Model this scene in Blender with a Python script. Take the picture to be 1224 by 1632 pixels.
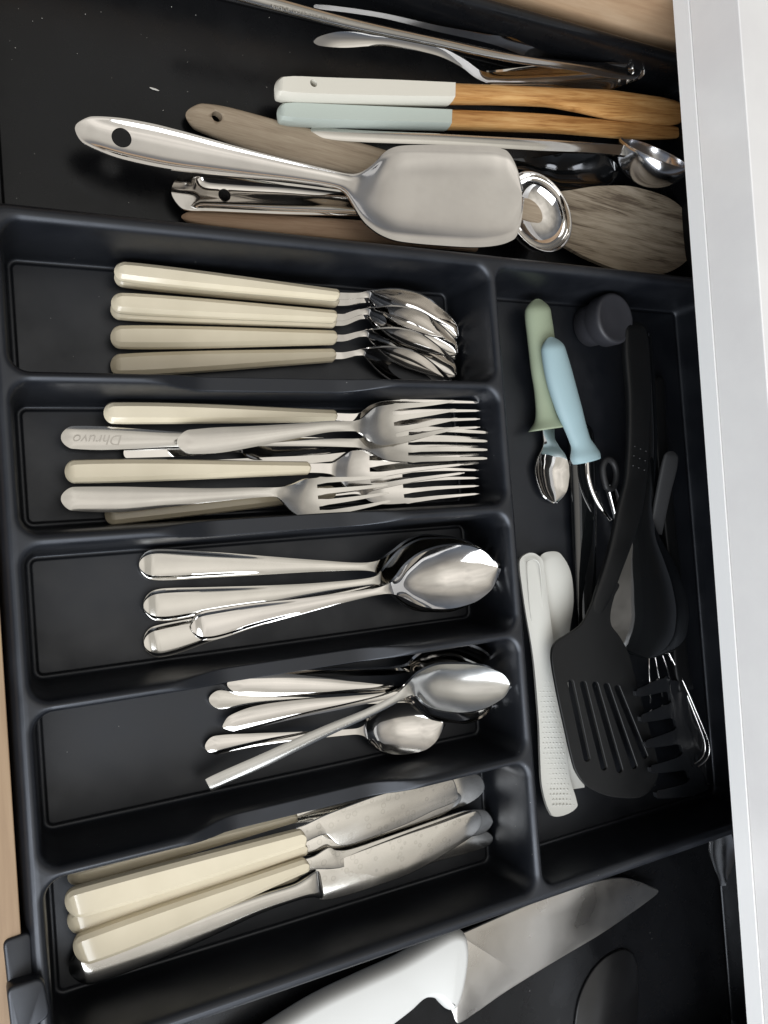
import bpy, bmesh, math, random
import numpy as np
from mathutils import Vector, Matrix
random.seed(7); np.random.seed(7)
U = 0.0009                                   # one drawing unit = 0.9 mm
for o in list(bpy.data.objects): bpy.data.objects.remove(o)
S = bpy.context.scene; C = S.collection

# ------------------------------------------------------------------ camera
CR = np.array([[0.88499323, 0.05692138, -0.46211139], [-0.07467982, 0.9970027, -0.02021237], [0.45957579, 0.0523982, 0.88659152]])
CF = 1296.103; CP = np.array([0., 0., 400.])
cd = bpy.data.cameras.new('camera'); cam = bpy.data.objects.new('camera', cd); C.objects.link(cam)
cd.sensor_fit = 'VERTICAL'; cd.sensor_height = 36; cd.sensor_width = 27; cd.lens = 36 * CF / 1632
cd.clip_start = 0.01; cd.clip_end = 50
m = Matrix([list(CR[i]) + [CP[i] * U] for i in range(3)] + [[0, 0, 0, 1]])
cam.matrix_world = m; S.camera = cam
S.render.resolution_x = 768; S.render.resolution_y = 1024

# ------------------------------------------------------------------ world and lamps
w = bpy.data.worlds.new('World'); S.world = w; w.use_nodes = True
nt = w.node_tree; bg = nt.nodes['Background']
tc = nt.nodes.new('ShaderNodeTexCoord'); sx = nt.nodes.new('ShaderNodeSeparateXYZ'); rp = nt.nodes.new('ShaderNodeValToRGB')
nt.links.new(tc.outputs['Generated'], sx.inputs[0]); nt.links.new(sx.outputs['Z'], rp.inputs[0]); nt.links.new(rp.outputs[0], bg.inputs[0])
for k_, (p_, c_) in enumerate([(0.30, (0.14, 0.16, 0.195)), (0.62, (0.26, 0.255, 0.25)), (0.77, (0.55, 0.52, 0.47)), (0.88, (0.70, 0.67, 0.61)), (0.985, (1.08, 1.03, 0.95))]):
    e_ = rp.color_ramp.elements[k_] if k_ < 2 else rp.color_ramp.elements.new(p_)
    e_.position = p_; e_.color = (*c_, 1)
# soft unevenness of the room overhead (ceiling, cupboards) as a slow noise over the directions
nz = nt.nodes.new('ShaderNodeTexNoise'); nz.inputs['Scale'].default_value = 2.6; nz.inputs['Detail'].default_value = 2
mr = nt.nodes.new('ShaderNodeMapRange'); mr.inputs[1].default_value = 0.3; mr.inputs[2].default_value = 0.7; mr.inputs[3].default_value = 0.74; mr.inputs[4].default_value = 1.2
vm = nt.nodes.new('ShaderNodeVectorMath'); vm.operation = 'SCALE'
nt.links.new(tc.outputs['Generated'], nz.inputs['Vector']); nt.links.new(nz.outputs['Fac'], mr.inputs[0]); nt.links.new(rp.outputs[0], vm.inputs[0]); nt.links.new(mr.outputs[0], vm.inputs['Scale']); nt.links.new(vm.outputs[0], bg.inputs[0])
bg.inputs[1].default_value = 1.0

def area(name, loc, target, sx_, sy_, radiance, col):
    l = bpy.data.lights.new(name, 'AREA'); l.shape = 'RECTANGLE'; l.size = sx_; l.size_y = sy_
    l.energy = radiance * sx_ * sy_ * math.pi; l.color = col
    o = bpy.data.objects.new(name, l); C.objects.link(o); o.location = loc
    o.rotation_euler = (Vector(target) - Vector(loc)).to_track_quat('-Z', 'Y').to_euler()
    return o
area('window_lamp', (-0.50, -1.25, 0.95), (0.2, 0, 0.0), 2.0, 1.5, 6.0, (0.90, 0.945, 1.0))
S.view_settings.view_transform = 'Standard'; S.view_settings.look = 'None'
S.view_settings.exposure = 0.06; S.view_settings.gamma = 1.0

# ------------------------------------------------------------------ materials
def mat(name, col, rough=0.5, metal=0.0, spec=0.5, coat=0.0):
    m = bpy.data.materials.new(name); m.use_nodes = True
    b = m.node_tree.nodes['Principled BSDF']
    b.inputs['Base Color'].default_value = (*col, 1); b.inputs['Roughness'].default_value = rough
    b.inputs['Metallic'].default_value = metal; b.inputs['Specular IOR Level'].default_value = spec
    b.inputs['Coat Weight'].default_value = coat; b.inputs['Coat Roughness'].default_value = 0.08
    return m
def N(m, t): return m.node_tree.nodes.new(t)
def L(m, a, b): m.node_tree.links.new(a, b)
def B(m): return m.node_tree.nodes['Principled BSDF']
def coords(m, rotz=0, scale=(1, 1, 1)):
    t = N(m, 'ShaderNodeTexCoord'); p = N(m, 'ShaderNodeMapping'); p.vector_type = 'TEXTURE' if False else 'POINT'
    v = N(m, 'ShaderNodeVectorRotate'); v.rotation_type = 'Z_AXIS'; v.inputs['Angle'].default_value = -rotz
    L(m, t.outputs['Object'], v.inputs['Vector']); L(m, v.outputs[0], p.inputs['Vector']); p.inputs['Scale'].default_value = scale
    return p.outputs[0]
def noise(m, vec, scale, detail=3, rough=0.55, dist=0.0):
    n = N(m, 'ShaderNodeTexNoise'); n.inputs['Scale'].default_value = scale; n.inputs['Detail'].default_value = detail
    n.inputs['Roughness'].default_value = rough; n.inputs['Distortion'].default_value = dist
    L(m, vec, n.inputs['Vector']); return n.outputs['Fac']
def ramp(m, fac, stops):
    r = N(m, 'ShaderNodeValToRGB'); e = r.color_ramp.elements
    while len(e) < len(stops): e.new(0.5)
    for i, (p, c) in enumerate(stops):
        e[i].position = p; e[i].color = (*c, 1) if len(c) == 3 else c
    L(m, fac, r.inputs[0]); return r.outputs[0]
def maprange(m, fac, a, b, c, d):
    r = N(m, 'ShaderNodeMapRange'); L(m, fac, r.inputs[0])
    for i, v in enumerate((a, b, c, d)): r.inputs[i + 1].default_value = v
    return r.outputs[0]
def bump(m, h, strength, dist=0.0002):
    b = N(m, 'ShaderNodeBump'); b.inputs['Strength'].default_value = strength; b.inputs['Distance'].default_value = dist
    L(m, h, b.inputs['Height']); L(m, b.outputs[0], B(m).inputs['Normal'])

def plastic(name, col, rough, spec=0.4, rr=0.08, grain=0.12, specks=True):
    m = mat(name, col, rough, spec=spec); v = coords(m)
    L(m, maprange(m, noise(m, v, 45, 5), 0.3, 0.7, rough - rr, rough + rr), B(m).inputs['Roughness'])
    if specks:
        a = N(m, 'ShaderNodeTexVoronoi'); a.inputs['Scale'].default_value = 170; L(m, v, a.inputs['Vector'])
        n2 = noise(m, v, 23, 2)
        lt = N(m, 'ShaderNodeMath'); lt.operation = 'LESS_THAN'; L(m, a.outputs['Distance'], lt.inputs[0]); lt.inputs[1].default_value = 0.035
        gt = N(m, 'ShaderNodeMath'); gt.operation = 'GREATER_THAN'; L(m, n2, gt.inputs[0]); gt.inputs[1].default_value = 0.60
        mu = N(m, 'ShaderNodeMath'); mu.operation = 'MULTIPLY'; L(m, lt.outputs[0], mu.inputs[0]); L(m, gt.outputs[0], mu.inputs[1])
        dust = ramp(m, noise(m, v, 9, 6, 0.65), [(0.35, col), (0.8, tuple(c * 1.6 + 0.0015 for c in col))])
        mx = N(m, 'ShaderNodeMix'); mx.data_type = 'RGBA'; L(m, mu.outputs[0], mx.inputs['Factor']); L(m, dust, mx.inputs['A']); mx.inputs['B'].default_value = (0.25, 0.25, 0.24, 1)
        L(m, mx.outputs['Result'], B(m).inputs['Base Color'])
    if grain: bump(m, noise(m, v, 1500, 2), grain, 0.00003)
    return m
def steel(name, rough=0.1, tint=(0.72, 0.70, 0.675), smudge=0.1, rotz=0, brushed=0.0, spots=0.0, wave=0.09):
    m = mat(name, tint, rough, metal=1.0); v = coords(m, rotz)
    r = maprange(m, noise(m, v, 40, 3, 0.5), 0.42, 0.75, rough, rough + smudge)
    L(m, r, B(m).inputs['Roughness'])
    n = noise(m, v, 35, 5, 0.6)
    st = [(0.3, tuple(c * 0.9 for c in tint)), (0.62, tint)]
    col = ramp(m, n, st)
    if spots:
        vo = N(m, 'ShaderNodeTexVoronoi'); vo.inputs['Scale'].default_value = 230; vo.inputs['Randomness'].default_value = 1; L(m, v, vo.inputs['Vector'])
        k = ramp(m, vo.outputs['Distance'], [(0.0, (1, 1, 1)), (0.25, (.96, .96, .95)), (0.3, (1 - spots,) * 3), (0.36, (1, 1, 1))])
        mx = N(m, 'ShaderNodeMix'); mx.data_type = 'RGBA'; mx.blend_type = 'MULTIPLY'; mx.inputs['Factor'].default_value = 1
        L(m, col, mx.inputs['A']); L(m, k, mx.inputs['B']); col = mx.outputs['Result']
    L(m, col, B(m).inputs['Base Color'])
    if brushed:
        v2 = coords(m, rotz, (30, 1500, 1500)); bump(m, noise(m, v2, 1.0, 3), brushed, 0.00004)
    elif wave:
        bump(m, noise(m, v, 28, 2, 0.4), wave, 0.0012)
    return m
def wood(name, c1, c2, c3, rotz, rough=0.55, fine=1.0, stretch=14, contrast=1.0):
    m = mat(name, c1, rough, spec=0.3)
    def gv(scale):
        a = N(m, 'ShaderNodeAttribute'); a.attribute_name = 'grain'
        v = N(m, 'ShaderNodeVectorRotate'); v.rotation_type = 'Z_AXIS'; v.inputs['Angle'].default_value = -rotz; L(m, a.outputs['Vector'], v.inputs['Vector'])
        p = N(m, 'ShaderNodeMapping'); p.inputs['Scale'].default_value = scale; L(m, v.outputs[0], p.inputs['Vector']); return p.outputs[0]
    n1 = noise(m, gv((1, stretch, stretch * .5)), 14 * fine, 6, 0.6, 0.6); n2 = noise(m, gv((5, 90, 60)), 9 * fine, 4, 0.6)
    ad = N(m, 'ShaderNodeMath'); ad.operation = 'MULTIPLY_ADD'; L(m, n2, ad.inputs[0]); ad.inputs[1].default_value = 0.45; L(m, n1, ad.inputs[2])
    lo, hi = 0.72 - 0.24 / contrast, 0.72 + 0.24 / contrast
    c = ramp(m, ad.outputs[0], [(max(lo, 0), c3), (0.70, c1), (min(hi, 1), c2)])
    L(m, c, B(m).inputs['Base Color']); bump(m, ad.outputs[0], 0.25, 0.0002)
    return m

M = {}
M['black'] = plastic('black_moulded_plastic', (0.0026, 0.0032, 0.0048), 0.43, 0.68, rr=0.09)
B(M['black']).inputs['Specular Tint'].default_value = (0.88, 0.92, 1.0, 1)
M['black_bay'] = plastic('black_bay_plastic', (0.0028, 0.0030, 0.0036), 0.28, 0.38)
B(M['black_bay']).inputs['Specular Tint'].default_value = (0.92, 0.95, 1.0, 1)
M['nylon'] = plastic('black_nylon', (0.0035, 0.0037, 0.004), 0.42, 0.3, specks=False, grain=0.2)
M['nylon_gloss'] = mat('satin_black_nylon', (0.006, 0.0065, 0.0075), 0.22, spec=0.5)
M['gloss_black'] = mat('glossy_black_plastic', (0.004, 0.0045, 0.005), 0.06, spec=1.0)
M['cream'] = mat('cream_plastic', (0.66, 0.60, 0.44), 0.22, spec=0.5, coat=0.5)
_v = coords(M['cream']); L(M['cream'], ramp(M['cream'], noise(M['cream'], _v, 25, 4), [(0.3, (0.60, 0.53, 0.39)), (0.7, (0.69, 0.615, 0.465))]), B(M['cream']).inputs['Base Color'])
L(M['cream'], maprange(M['cream'], noise(M['cream'], _v, 80, 5), 0.4, 0.75, 0.12, 0.26), B(M['cream']).inputs['Roughness'])
M['steel'] = steel('polished_steel', 0.035, smudge=0.07, wave=0.07)
M['steel_srv'] = steel('wiped_server_steel', 0.09, (0.76, 0.74, 0.72), smudge=0.08, wave=0.04)
M['steel_h'] = steel('worn_polished_steel', 0.08, (0.66, 0.645, 0.61), 0.12)
M['steel_fork'] = steel('scuffed_fork_steel', 0.10, (0.62, 0.605, 0.575), 0.10)
M['blade'] = steel('spotted_blade_steel', 0.13, (0.72, 0.70, 0.66), 0.12, spots=0.16, wave=0.05)
M['dull'] = steel('dull_brushed_steel', 0.17, (0.56, 0.56, 0.545), 0.1, brushed=0.08)
M['green'] = mat('sage_green_silicone', (0.27, 0.315, 0.22), 0.5, spec=0.3)
M['blue'] = mat('pale_blue_silicone', (0.26, 0.36, 0.385), 0.5, spec=0.3)
M['palegrey'] = plastic('pale_grey_plastic', (0.64, 0.635, 0.59), 0.45, 0.4, specks=False, grain=0.0)
M['white_plastic'] = plastic('white_knife_plastic', (0.58, 0.58, 0.56), 0.38, 0.45, specks=False, grain=0.5)
M['greyplastic'] = mat('dull_grey_silicone', (0.035, 0.035, 0.036), 0.5, spec=0.4)
M['greyplastic2'] = mat('dark_rubber', (0.02, 0.02, 0.021), 0.5, spec=0.4)
M['ink'] = mat('stamped_dark_mark', (0.46, 0.44, 0.41), 0.3, metal=0.95)
M['dust'] = mat('pale_crumb', (0.6, 0.58, 0.54), 0.8)

# ------------------------------------------------------------------ helpers
def vdir(p): return CR @ np.array([p[0] - 612., -(p[1] - 816.), -CF])
def at(p, z):                                # a pixel of the photograph as a point at height z
    d = vdir(p); return CP + d * (z - CP[2]) / d[2]
def tag(o, label=None, cat=None, group=None, kind=None):
    if label: o['label'] = label
    if cat: o['category'] = cat
    if group: o['group'] = group
    if kind: o['kind'] = kind
    return o
class Frame:
    def __init__(s, A, zA, Bp, zB, roll=0.0):
        s.O = at(A, zA); e = at(Bp, zB) - s.O; s.L = np.linalg.norm(e); s.a = e / s.L
        t = np.cross([0, 0, 1], s.a); t /= np.linalg.norm(t); n = np.cross(s.a, t)
        r = math.radians(roll); s.t = t * math.cos(r) + n * math.sin(r); s.n = np.cross(s.a, s.t)
        s.ang = math.atan2(s.a[1], s.a[0])
    def loc(s, p, lift=0.0):                 # pixel -> (s,t) on the object's own plane, raised by lift
        d = vdir(p); k = (lift - np.dot(s.n, CP - s.O)) / np.dot(s.n, d); q = CP + d * k - s.O
        return np.array([np.dot(q, s.a), np.dot(q, s.t)])
    def world(s, x, y, z):
        return s.O + np.multiply.outer(x, s.a) + np.multiply.outer(y, s.t) + np.multiply.outer(z, s.n)
def mono(x, y, xi):                          # monotone cubic interpolation
    x = np.array(x, float); y = np.array(y, float); h = np.diff(x); d = np.diff(y) / h
    mm = np.zeros(len(x)); mm[0] = d[0]; mm[-1] = d[-1]
    for i in range(1, len(x) - 1):
        if d[i - 1] * d[i] > 0:
            w1 = 2 * h[i] + h[i - 1]; w2 = h[i] + 2 * h[i - 1]; mm[i] = (w1 + w2) / (w1 / d[i - 1] + w2 / d[i])
    k = np.clip(np.searchsorted(x, xi) - 1, 0, len(x) - 2); t = (xi - x[k]) / h[k]
    return ((1 + 2 * t) * (1 - t) ** 2 * y[k] + t * (1 - t) ** 2 * h[k] * mm[k] + t * t * (3 - 2 * t) * y[k + 1] + t * t * (t - 1) * h[k] * mm[k + 1])
def smooth(a, k):
    for _ in range(k):
        b = a.copy(); b[1:-1] = (a[:-2] + 2 * a[1:-1] + a[2:]) / 4; a = b
    return a
def mesh_obj(name, V, F, mt, smooth_=True):
    me = bpy.data.meshes.new(name); me.from_pydata((np.asarray(V) * U).tolist(), [], F); me.validate(); me.update()
    if smooth_: me.shade_smooth()
    if mt: me.materials.append(mt)
    o = bpy.data.objects.new(name, me); C.objects.link(o); return o
def grain(o, A, k=1.0):                      # length, width and depth coordinates along the piece, for wood grain
    at_ = o.data.attributes.new('grain', 'FLOAT_VECTOR', 'POINT'); at_.data.foreach_set('vector', (np.asarray(A, float) * U * k).ravel())
def addmod(o, thick=None, bev=None, seg=2, angle=35, off=-1):
    if thick:
        s = o.modifiers.new('thick', 'SOLIDIFY'); s.thickness = thick * U; s.offset = off; s.use_even_offset = False
    if bev:
        b = o.modifiers.new('bevel', 'BEVEL'); b.width = bev * U; b.segments = seg; b.limit_method = 'ANGLE'; b.angle_limit = math.radians(angle); b.harden_normals = True
def bake(o):
    dg = bpy.context.evaluated_depsgraph_get(); ev = o.evaluated_get(dg)
    me = bpy.data.meshes.new_from_object(ev, depsgraph=dg); old = o.data; o.modifiers.clear(); o.data = me; me.name = o.name
    bpy.data.meshes.remove(old); return o
def drill(o, p, z0, r, normal=(0, 0, 1)):    # a round hole through o at world point p
    bm = bmesh.new(); bmesh.ops.create_cone(bm, cap_ends=True, segments=40, radius1=r * U, radius2=r * U, depth=30 * U)
    me = bpy.data.meshes.new('cut'); q = Vector(normal).to_track_quat('Z', 'Y'); bm.transform(Matrix.Translation(Vector(np.array(p) * U)) @ q.to_matrix().to_4x4()); bm.to_mesh(me)
    c = bpy.data.objects.new('cut', me); C.objects.link(c)
    # before the bevel so that the rim of the hole is rounded as well
    b = o.modifiers.new('hole', 'BOOLEAN'); b.operation = 'DIFFERENCE'; b.object = c; b.solver = 'EXACT'
    idx = [i for i, mm in enumerate(o.modifiers) if mm.type == 'BEVEL']
    if idx: o.modifiers.move(len(o.modifiers) - 1, idx[0])
    bake(o); bpy.data.objects.remove(c); bpy.data.meshes.remove(me); return o
def split(o, fr, cuts, names):               # cut one seamless mesh into parts along its axis, keeping its normals
    if o.modifiers: bake(o)
    me = o.data; nv = len(me.vertices); co = np.empty(nv * 3); me.vertices.foreach_get('co', co); co = co.reshape(-1, 3)
    sv = (co / U - fr.O) @ fr.a
    cn = np.empty(len(me.loops) * 3); me.corner_normals.foreach_get('vector', cn); cn = cn.reshape(-1, 3)
    bins = [[] for _ in names]
    for p in me.polygons:
        c = np.mean([sv[i] for i in p.vertices]); bins[sum(c > k for k in cuts)].append(p.index)
    out = []
    for nm, pl in zip(names, bins):
        if not pl: continue
        vi = {}; V = []; F = []; NN = []
        for pi in pl:
            p = me.polygons[pi]; f = []
            for li, v in zip(p.loop_indices, p.vertices):
                if v not in vi: vi[v] = len(V); V.append(co[v])
                f.append(vi[v]); NN.append(cn[li])
            F.append(f)
        m2 = bpy.data.meshes.new(nm); m2.from_pydata([tuple(v) for v in V], [], F); m2.update(); m2.shade_smooth()
        m2.normals_split_custom_set([tuple(n) for n in NN]); m2.materials.append(me.materials[0])
        q = bpy.data.objects.new(nm, m2); C.objects.link(q); out.append(q)
    bpy.data.objects.remove(o); return out
def thing(name, label, cat, parts, group=None):
    """Empty at the thing's base; parts are meshes made in world coordinates. parts: list of obj or (obj,[subparts])."""
    flat = []
    for p in parts: flat += ([p[0]] + list(p[1])) if isinstance(p, tuple) else [p]
    lo = np.full(3, 1e9); hi = -lo
    for o in flat:
        if o.type != 'MESH': continue
        co = np.empty(len(o.data.vertices) * 3); o.data.vertices.foreach_get('co', co); co = co.reshape(-1, 3)
        lo = np.minimum(lo, co.min(0)); hi = np.maximum(hi, co.max(0))
    org = Vector(((lo[0] + hi[0]) / 2, (lo[1] + hi[1]) / 2, lo[2]))
    if len(flat) == 1:
        o = flat[0]; o.data.transform(Matrix.Translation(-org)); o.location = org; o.name = name; tag(o, label, cat, group); return o
    e = bpy.data.objects.new(name, None); C.objects.link(e); e.location = org; e.empty_display_size = 0.01; tag(e, label, cat, group)
    for p in parts:
        a, subs = (p if isinstance(p, tuple) else (p, []))
        for o in [a] + list(subs):
            if o.type == 'MESH': o.data.transform(Matrix.Translation(-org))
            else: o.location = Vector(o.location) - org
        a.parent = e
        for o in subs: o.parent = a
    return e
def stations(fr, st, n, r0=0, r1=0, ksm=3):
    """st rows: px, py, halfwidth_px, lift, extra. returns s,t,hw,lift,extra arrays (units)"""
    P = np.array([r[:2] for r in st], float); hw = np.array([r[2] for r in st], float)
    lf = np.array([r[3] if len(r) > 3 else 0. for r in st]); ex = np.array([r[4] if len(r) > 4 else 0. for r in st])
    d = np.r_[0, np.cumsum(np.linalg.norm(np.diff(P, axis=0), axis=1))]
    a = np.linspace(0, 1, n); q = a * d[-1]
    # denser samples at rounded ends
    if r0 or r1:
        g = [np.linspace(0, 1, n)]
        base = np.linspace(r0, d[-1] - r1, n)
        q = base
        if r0: q = np.r_[r0 * (1 - np.cos(np.linspace(0.13, math.pi / 2, 14)))[:-1], q]
        if r1: q = np.r_[q, d[-1] - r1 * (1 - np.cos(np.linspace(math.pi / 2, 0.13, 14)))[1:]]
    g = np.linspace(0, d[-1], 500); kk = 12 * ksm
    X, Y, W, LF, EX = [np.interp(q, g, smooth(mono(d, a_, g), kk)) for a_ in (P[:, 0], P[:, 1], hw, lf, ex)]
    if r0: EX = EX * np.clip(1 - np.clip(1 - q / (r0 * 1.3), 0, 1) ** 2, 0, 1)
    if r0: W = W * np.sqrt(np.clip(1 - np.clip(1 - q / r0, 0, 1) ** 2, 1e-4, 1))
    if r1: W = W * np.sqrt(np.clip(1 - np.clip(1 - (d[-1] - q) / r1, 0, 1) ** 2, 1e-4, 1))
    W = np.maximum(W, 0.15)
    TX = np.gradient(smooth(mono(d, P[:, 0], g), kk)); TY = np.gradient(smooth(mono(d, P[:, 1], g), kk)); dx = np.interp(q, g, TX); dy = np.interp(q, g, TY); ln = np.hypot(dx, dy) + 1e-9; nx, ny = dy / ln, -dx / ln     # image-up side when going right
    s = np.empty(len(q)); tl = np.empty(len(q)); sl = np.empty(len(q)); sr = np.empty(len(q)); tr = np.empty(len(q))
    for i in range(len(q)):
        a_ = fr.loc((X[i] + nx[i] * W[i], Y[i] + ny[i] * W[i]), LF[i]); b_ = fr.loc((X[i] - nx[i] * W[i], Y[i] - ny[i] * W[i]), LF[i])
        sl[i], tl[i] = a_; sr[i], tr[i] = b_
    return sl, tl, sr, tr, LF, EX, q / d[-1]
def sheet(name, fr, st, mt, n=70, nu=18, r0=0, r1=0, thick=1.1, bev=0.32, tines=None, p=2.2, shape=None, ksm=3, extra=None):
    sl, tl, sr, tr, LF, EX, q = stations(fr, st, n, r0, r1, ksm)
    N_ = len(q)
    if tines:
        nt_, root, tw = tines; ed = []
        # 2*nt edges; each tine split in 2 strips
        cols = nt_ * 3; U_ = np.zeros((N_, cols))
        for i in range(N_):
            k = np.clip((q[i] - root) / (1 - root), 0, 1); w_ = 2.0 / (nt_ + (nt_ - 1) * (1 / tw - 1)) if True else 0
            w0 = 2.0 / (nt_ + (nt_ - 1) * tw)               # tine width with gaps tw*width
            c = [-1 + w0 / 2 + j * w0 * (1 + tw) for j in range(nt_)]
            hwid = w0 / 2 * (1 - 0.45 * k ** 1.3) * (1 + 0.35 * tw * max(0, 1 - k * 9) if k > 0 else 1 + 0.35 * tw)
            if k > 0.96: hwid *= 0.6
            for j in range(nt_):
                a0 = c[j] - hwid; a1 = c[j] + hwid
                if j == 0: a0 = max(a0, -1) if k == 0 else a0
                if j == nt_ - 1: a1 = min(a1, 1) if k == 0 else a1
                U_[i, 3 * j:3 * j + 3] = (a0, (a0 + a1) / 2, a1)
    else:
        th = np.linspace(-1, 1, nu + 1); U_ = np.tile(np.sign(th) * (1 - (1 - np.abs(th)) ** 1.25), (N_, 1))
    sh = shape or (lambda u: 1 - np.abs(u) ** p)
    c = (1 - U_) / 2                                           # u=-1 -> left(up) edge weight 1
    SS = sl[:, None] * c + sr[:, None] * (1 - c); TT = tl[:, None] * c + tr[:, None] * (1 - c)
    ZZ = LF[:, None] - EX[:, None] * sh(U_)
    if extra is not None: ZZ = ZZ + extra(q[:, None] + 0 * U_, U_)
    V = fr.world(SS.ravel(), TT.ravel(), ZZ.ravel()); nc = U_.shape[1]; F = []
    for i in range(N_ - 1):
        for j in range(nc - 1):
            if tines and j % 3 == 2 and q[i + 1] > tines[1]: continue
            F.append([i * nc + j, (i + 1) * nc + j, (i + 1) * nc + j + 1, i * nc + j + 1])
    # orient so that normals follow fr.n
    f = F[len(F) // 2]; nn = np.cross(V[f[1]] - V[f[0]], V[f[3]] - V[f[0]])
    if np.dot(nn, fr.n) < 0: F = [x[::-1] for x in F]
    o = mesh_obj(name, V, F, mt); grain(o, np.c_[(V - fr.O) @ fr.a, (V - fr.O) @ fr.t, (V - fr.O) @ fr.n]); addmod(o, thick, bev); return o
def sec_chamfer(b, hm=0.30):
    def f(hw, h):
        k = min(1, hw / (b * 1.35)); c = b * k; h = h * (0.25 + 0.75 * k)
        return [(-(hw - c * .6), -h / 2), (-hw, -h * .18), (-hw, h * .02), (-(hw - c * .28), h * .26), (-(hw - c * 1.2), h / 2), (hw - c * 1.2, h / 2), (hw - c * .28, h * .26), (hw, h * .02), (hw, -h * .18), (hw - c * .6, -h / 2)]
    return f
def sec_round(nn=20, e=1.0):
    def f(hw, h):
        out = []
        for i in range(nn):
            a = -math.pi / 2 - 2 * math.pi * i / nn; c, s = math.cos(a), math.sin(a)
            out.append((hw * math.copysign(abs(c) ** e, c), h / 2 * math.copysign(abs(s) ** e, s)))
        return out
    return f
def bar(name, fr, st, mt, sec, n=50, r0=0, r1=0, ksm=3, hend=True, bend=None):
    """st rows: px,py,hw_px,lift,height"""
    sl, tl, sr, tr, LF, H, q = stations(fr, st, n, r0, r1, ksm); V = []; F = []; N_ = len(q)
    for i in range(N_):
        hw = math.hypot(sl[i] - sr[i], tl[i] - tr[i]) / 2; cs, ct = (sl[i] + sr[i]) / 2, (tl[i] + tr[i]) / 2
        hh = H[i]
        if hend and sec.__name__ == 'f':
            wmax = 1e9
            if r0 and i < 11: hh *= math.sqrt(max(0.02, 1 - (1 - (i + .3) / 11.3) ** 2)) if sec in ROUND else 1
            if r1 and i > N_ - 12: hh *= math.sqrt(max(0.02, 1 - (1 - (N_ - 1 - i + .3) / 11.3) ** 2)) if sec in ROUND else 1
        ds, dt = (sl[i] - sr[i]) / (2 * hw), (tl[i] - tr[i]) / (2 * hw)
        for (t, z) in sec(hw, hh):
            V.append(fr.world(cs + t * ds, ct + t * dt, LF[i] + z))
    k = len(sec(1, 1))
    for i in range(N_ - 1):
        for j in range(k): F.append([i * k + j, i * k + (j + 1) % k, (i + 1) * k + (j + 1) % k, (i + 1) * k + j])
    F.append(list(range(k))[::-1]); F.append([(N_ - 1) * k + j for j in range(k)])
    o = mesh_obj(name, V, F, mt); Va = np.array(V) - fr.O; grain(o, np.c_[Va @ fr.a, Va @ fr.t, Va @ fr.n])
    bm = bmesh.new(); bm.from_mesh(o.data); bmesh.ops.recalc_face_normals(bm, faces=bm.faces); bm.to_mesh(o.data); bm.free(); o.data.shade_smooth()
    return o
SR = sec_round(); SRB = sec_round(24, 0.6); ROUND = (SR, SRB)
def crop(P, k=6):                            # closed Catmull-Rom through pixel outline
    P = np.array(P, float); n = len(P); out = []
    for i in range(n):
        a, b, c, d = P[i - 1], P[i], P[(i + 1) % n], P[(i + 2) % n]
        for t in np.linspace(0, 1, k, endpoint=False):
            out.append(0.5 * ((2 * b) + (c - a) * t + (2 * a - 5 * b + 4 * c - d) * t * t + (3 * b - a - 3 * c + d) * t ** 3))
    return np.array(out)
def puff(name, fr, outline, mt, prof, k=6, lift=0, raw=False, zf=None):
    """closed outline traced on the frame's plane; prof = [(inset,height)...] from underside to top"""
    P = np.array(outline, float) if raw else crop(outline, k)
    Q = np.array([fr.loc(p, lift) for p in P]); n = len(Q)
    d = np.roll(Q, -1, 0) - np.roll(Q, 1, 0); nn = np.c_[d[:, 1], -d[:, 0]]; nn /= np.linalg.norm(nn, axis=1)[:, None] + 1e-9
    ar = 0.5 * np.sum(Q[:, 0] * np.roll(Q[:, 1], -1) - np.roll(Q[:, 0], -1) * Q[:, 1])
    if ar < 0: nn = -nn
    V = []; F = []
    for (ins, z) in prof:
        R_ = Q - nn * ins
        zz = z + (zf(R_[:, 0], R_[:, 1]) if zf else 0)
        V.append(fr.world(R_[:, 0], R_[:, 1], np.zeros(n) + zz + lift))
    V = np.concatenate(V); m_ = len(prof)
    for r in range(m_ - 1):
        for j in range(n): F.append([r * n + j, r * n + (j + 1) % n, (r + 1) * n + (j + 1) % n, (r + 1) * n + j])
    F.append(list(range(n))[::-1]); F.append([(m_ - 1) * n + j for j in range(n)])
    o = mesh_obj(name, V, F, mt)
    bm = bmesh.new(); bm.from_mesh(o.data); bmesh.ops.recalc_face_normals(bm, faces=bm.faces); bm.to_mesh(o.data); bm.free(); o.data.shade_smooth()
    o.data.set_sharp_from_angle(angle=math.radians(50)); return o
def lathe(name, center, axis, prof, mt, seg=56, thick=None, bev=None, closed=False):
    a = np.array(axis, float); a /= np.linalg.norm(a); u = np.cross(a, [0.3, 1, 0.1]); u /= np.linalg.norm(u); v = np.cross(a, u)
    V = []; F = []; n = len(prof)
    for (r, h) in prof:
        for j in range(seg):
            t = 2 * math.pi * j / seg; V.append(np.array(center) + a * h + (u * math.cos(t) + v * math.sin(t)) * r)
    for i in range(n - 1):
        for j in range(seg): F.append([i * seg + j, i * seg + (j + 1) % seg, (i + 1) * seg + (j + 1) % seg, (i + 1) * seg + j])
    if closed or prof[0][0] < 1e-3 or closed is None: pass
    if closed: F.append(list(range(seg))[::-1]); F.append([(n - 1) * seg + j for j in range(seg)])
    o = mesh_obj(name, V, F, mt)
    bm = bmesh.new(); bm.from_mesh(o.data); bmesh.ops.remove_doubles(bm, verts=bm.verts, dist=1e-6); bmesh.ops.recalc_face_normals(bm, faces=bm.faces); bm.to_mesh(o.data); bm.free(); o.data.shade_smooth()
    addmod(o, thick, bev); return o
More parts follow.
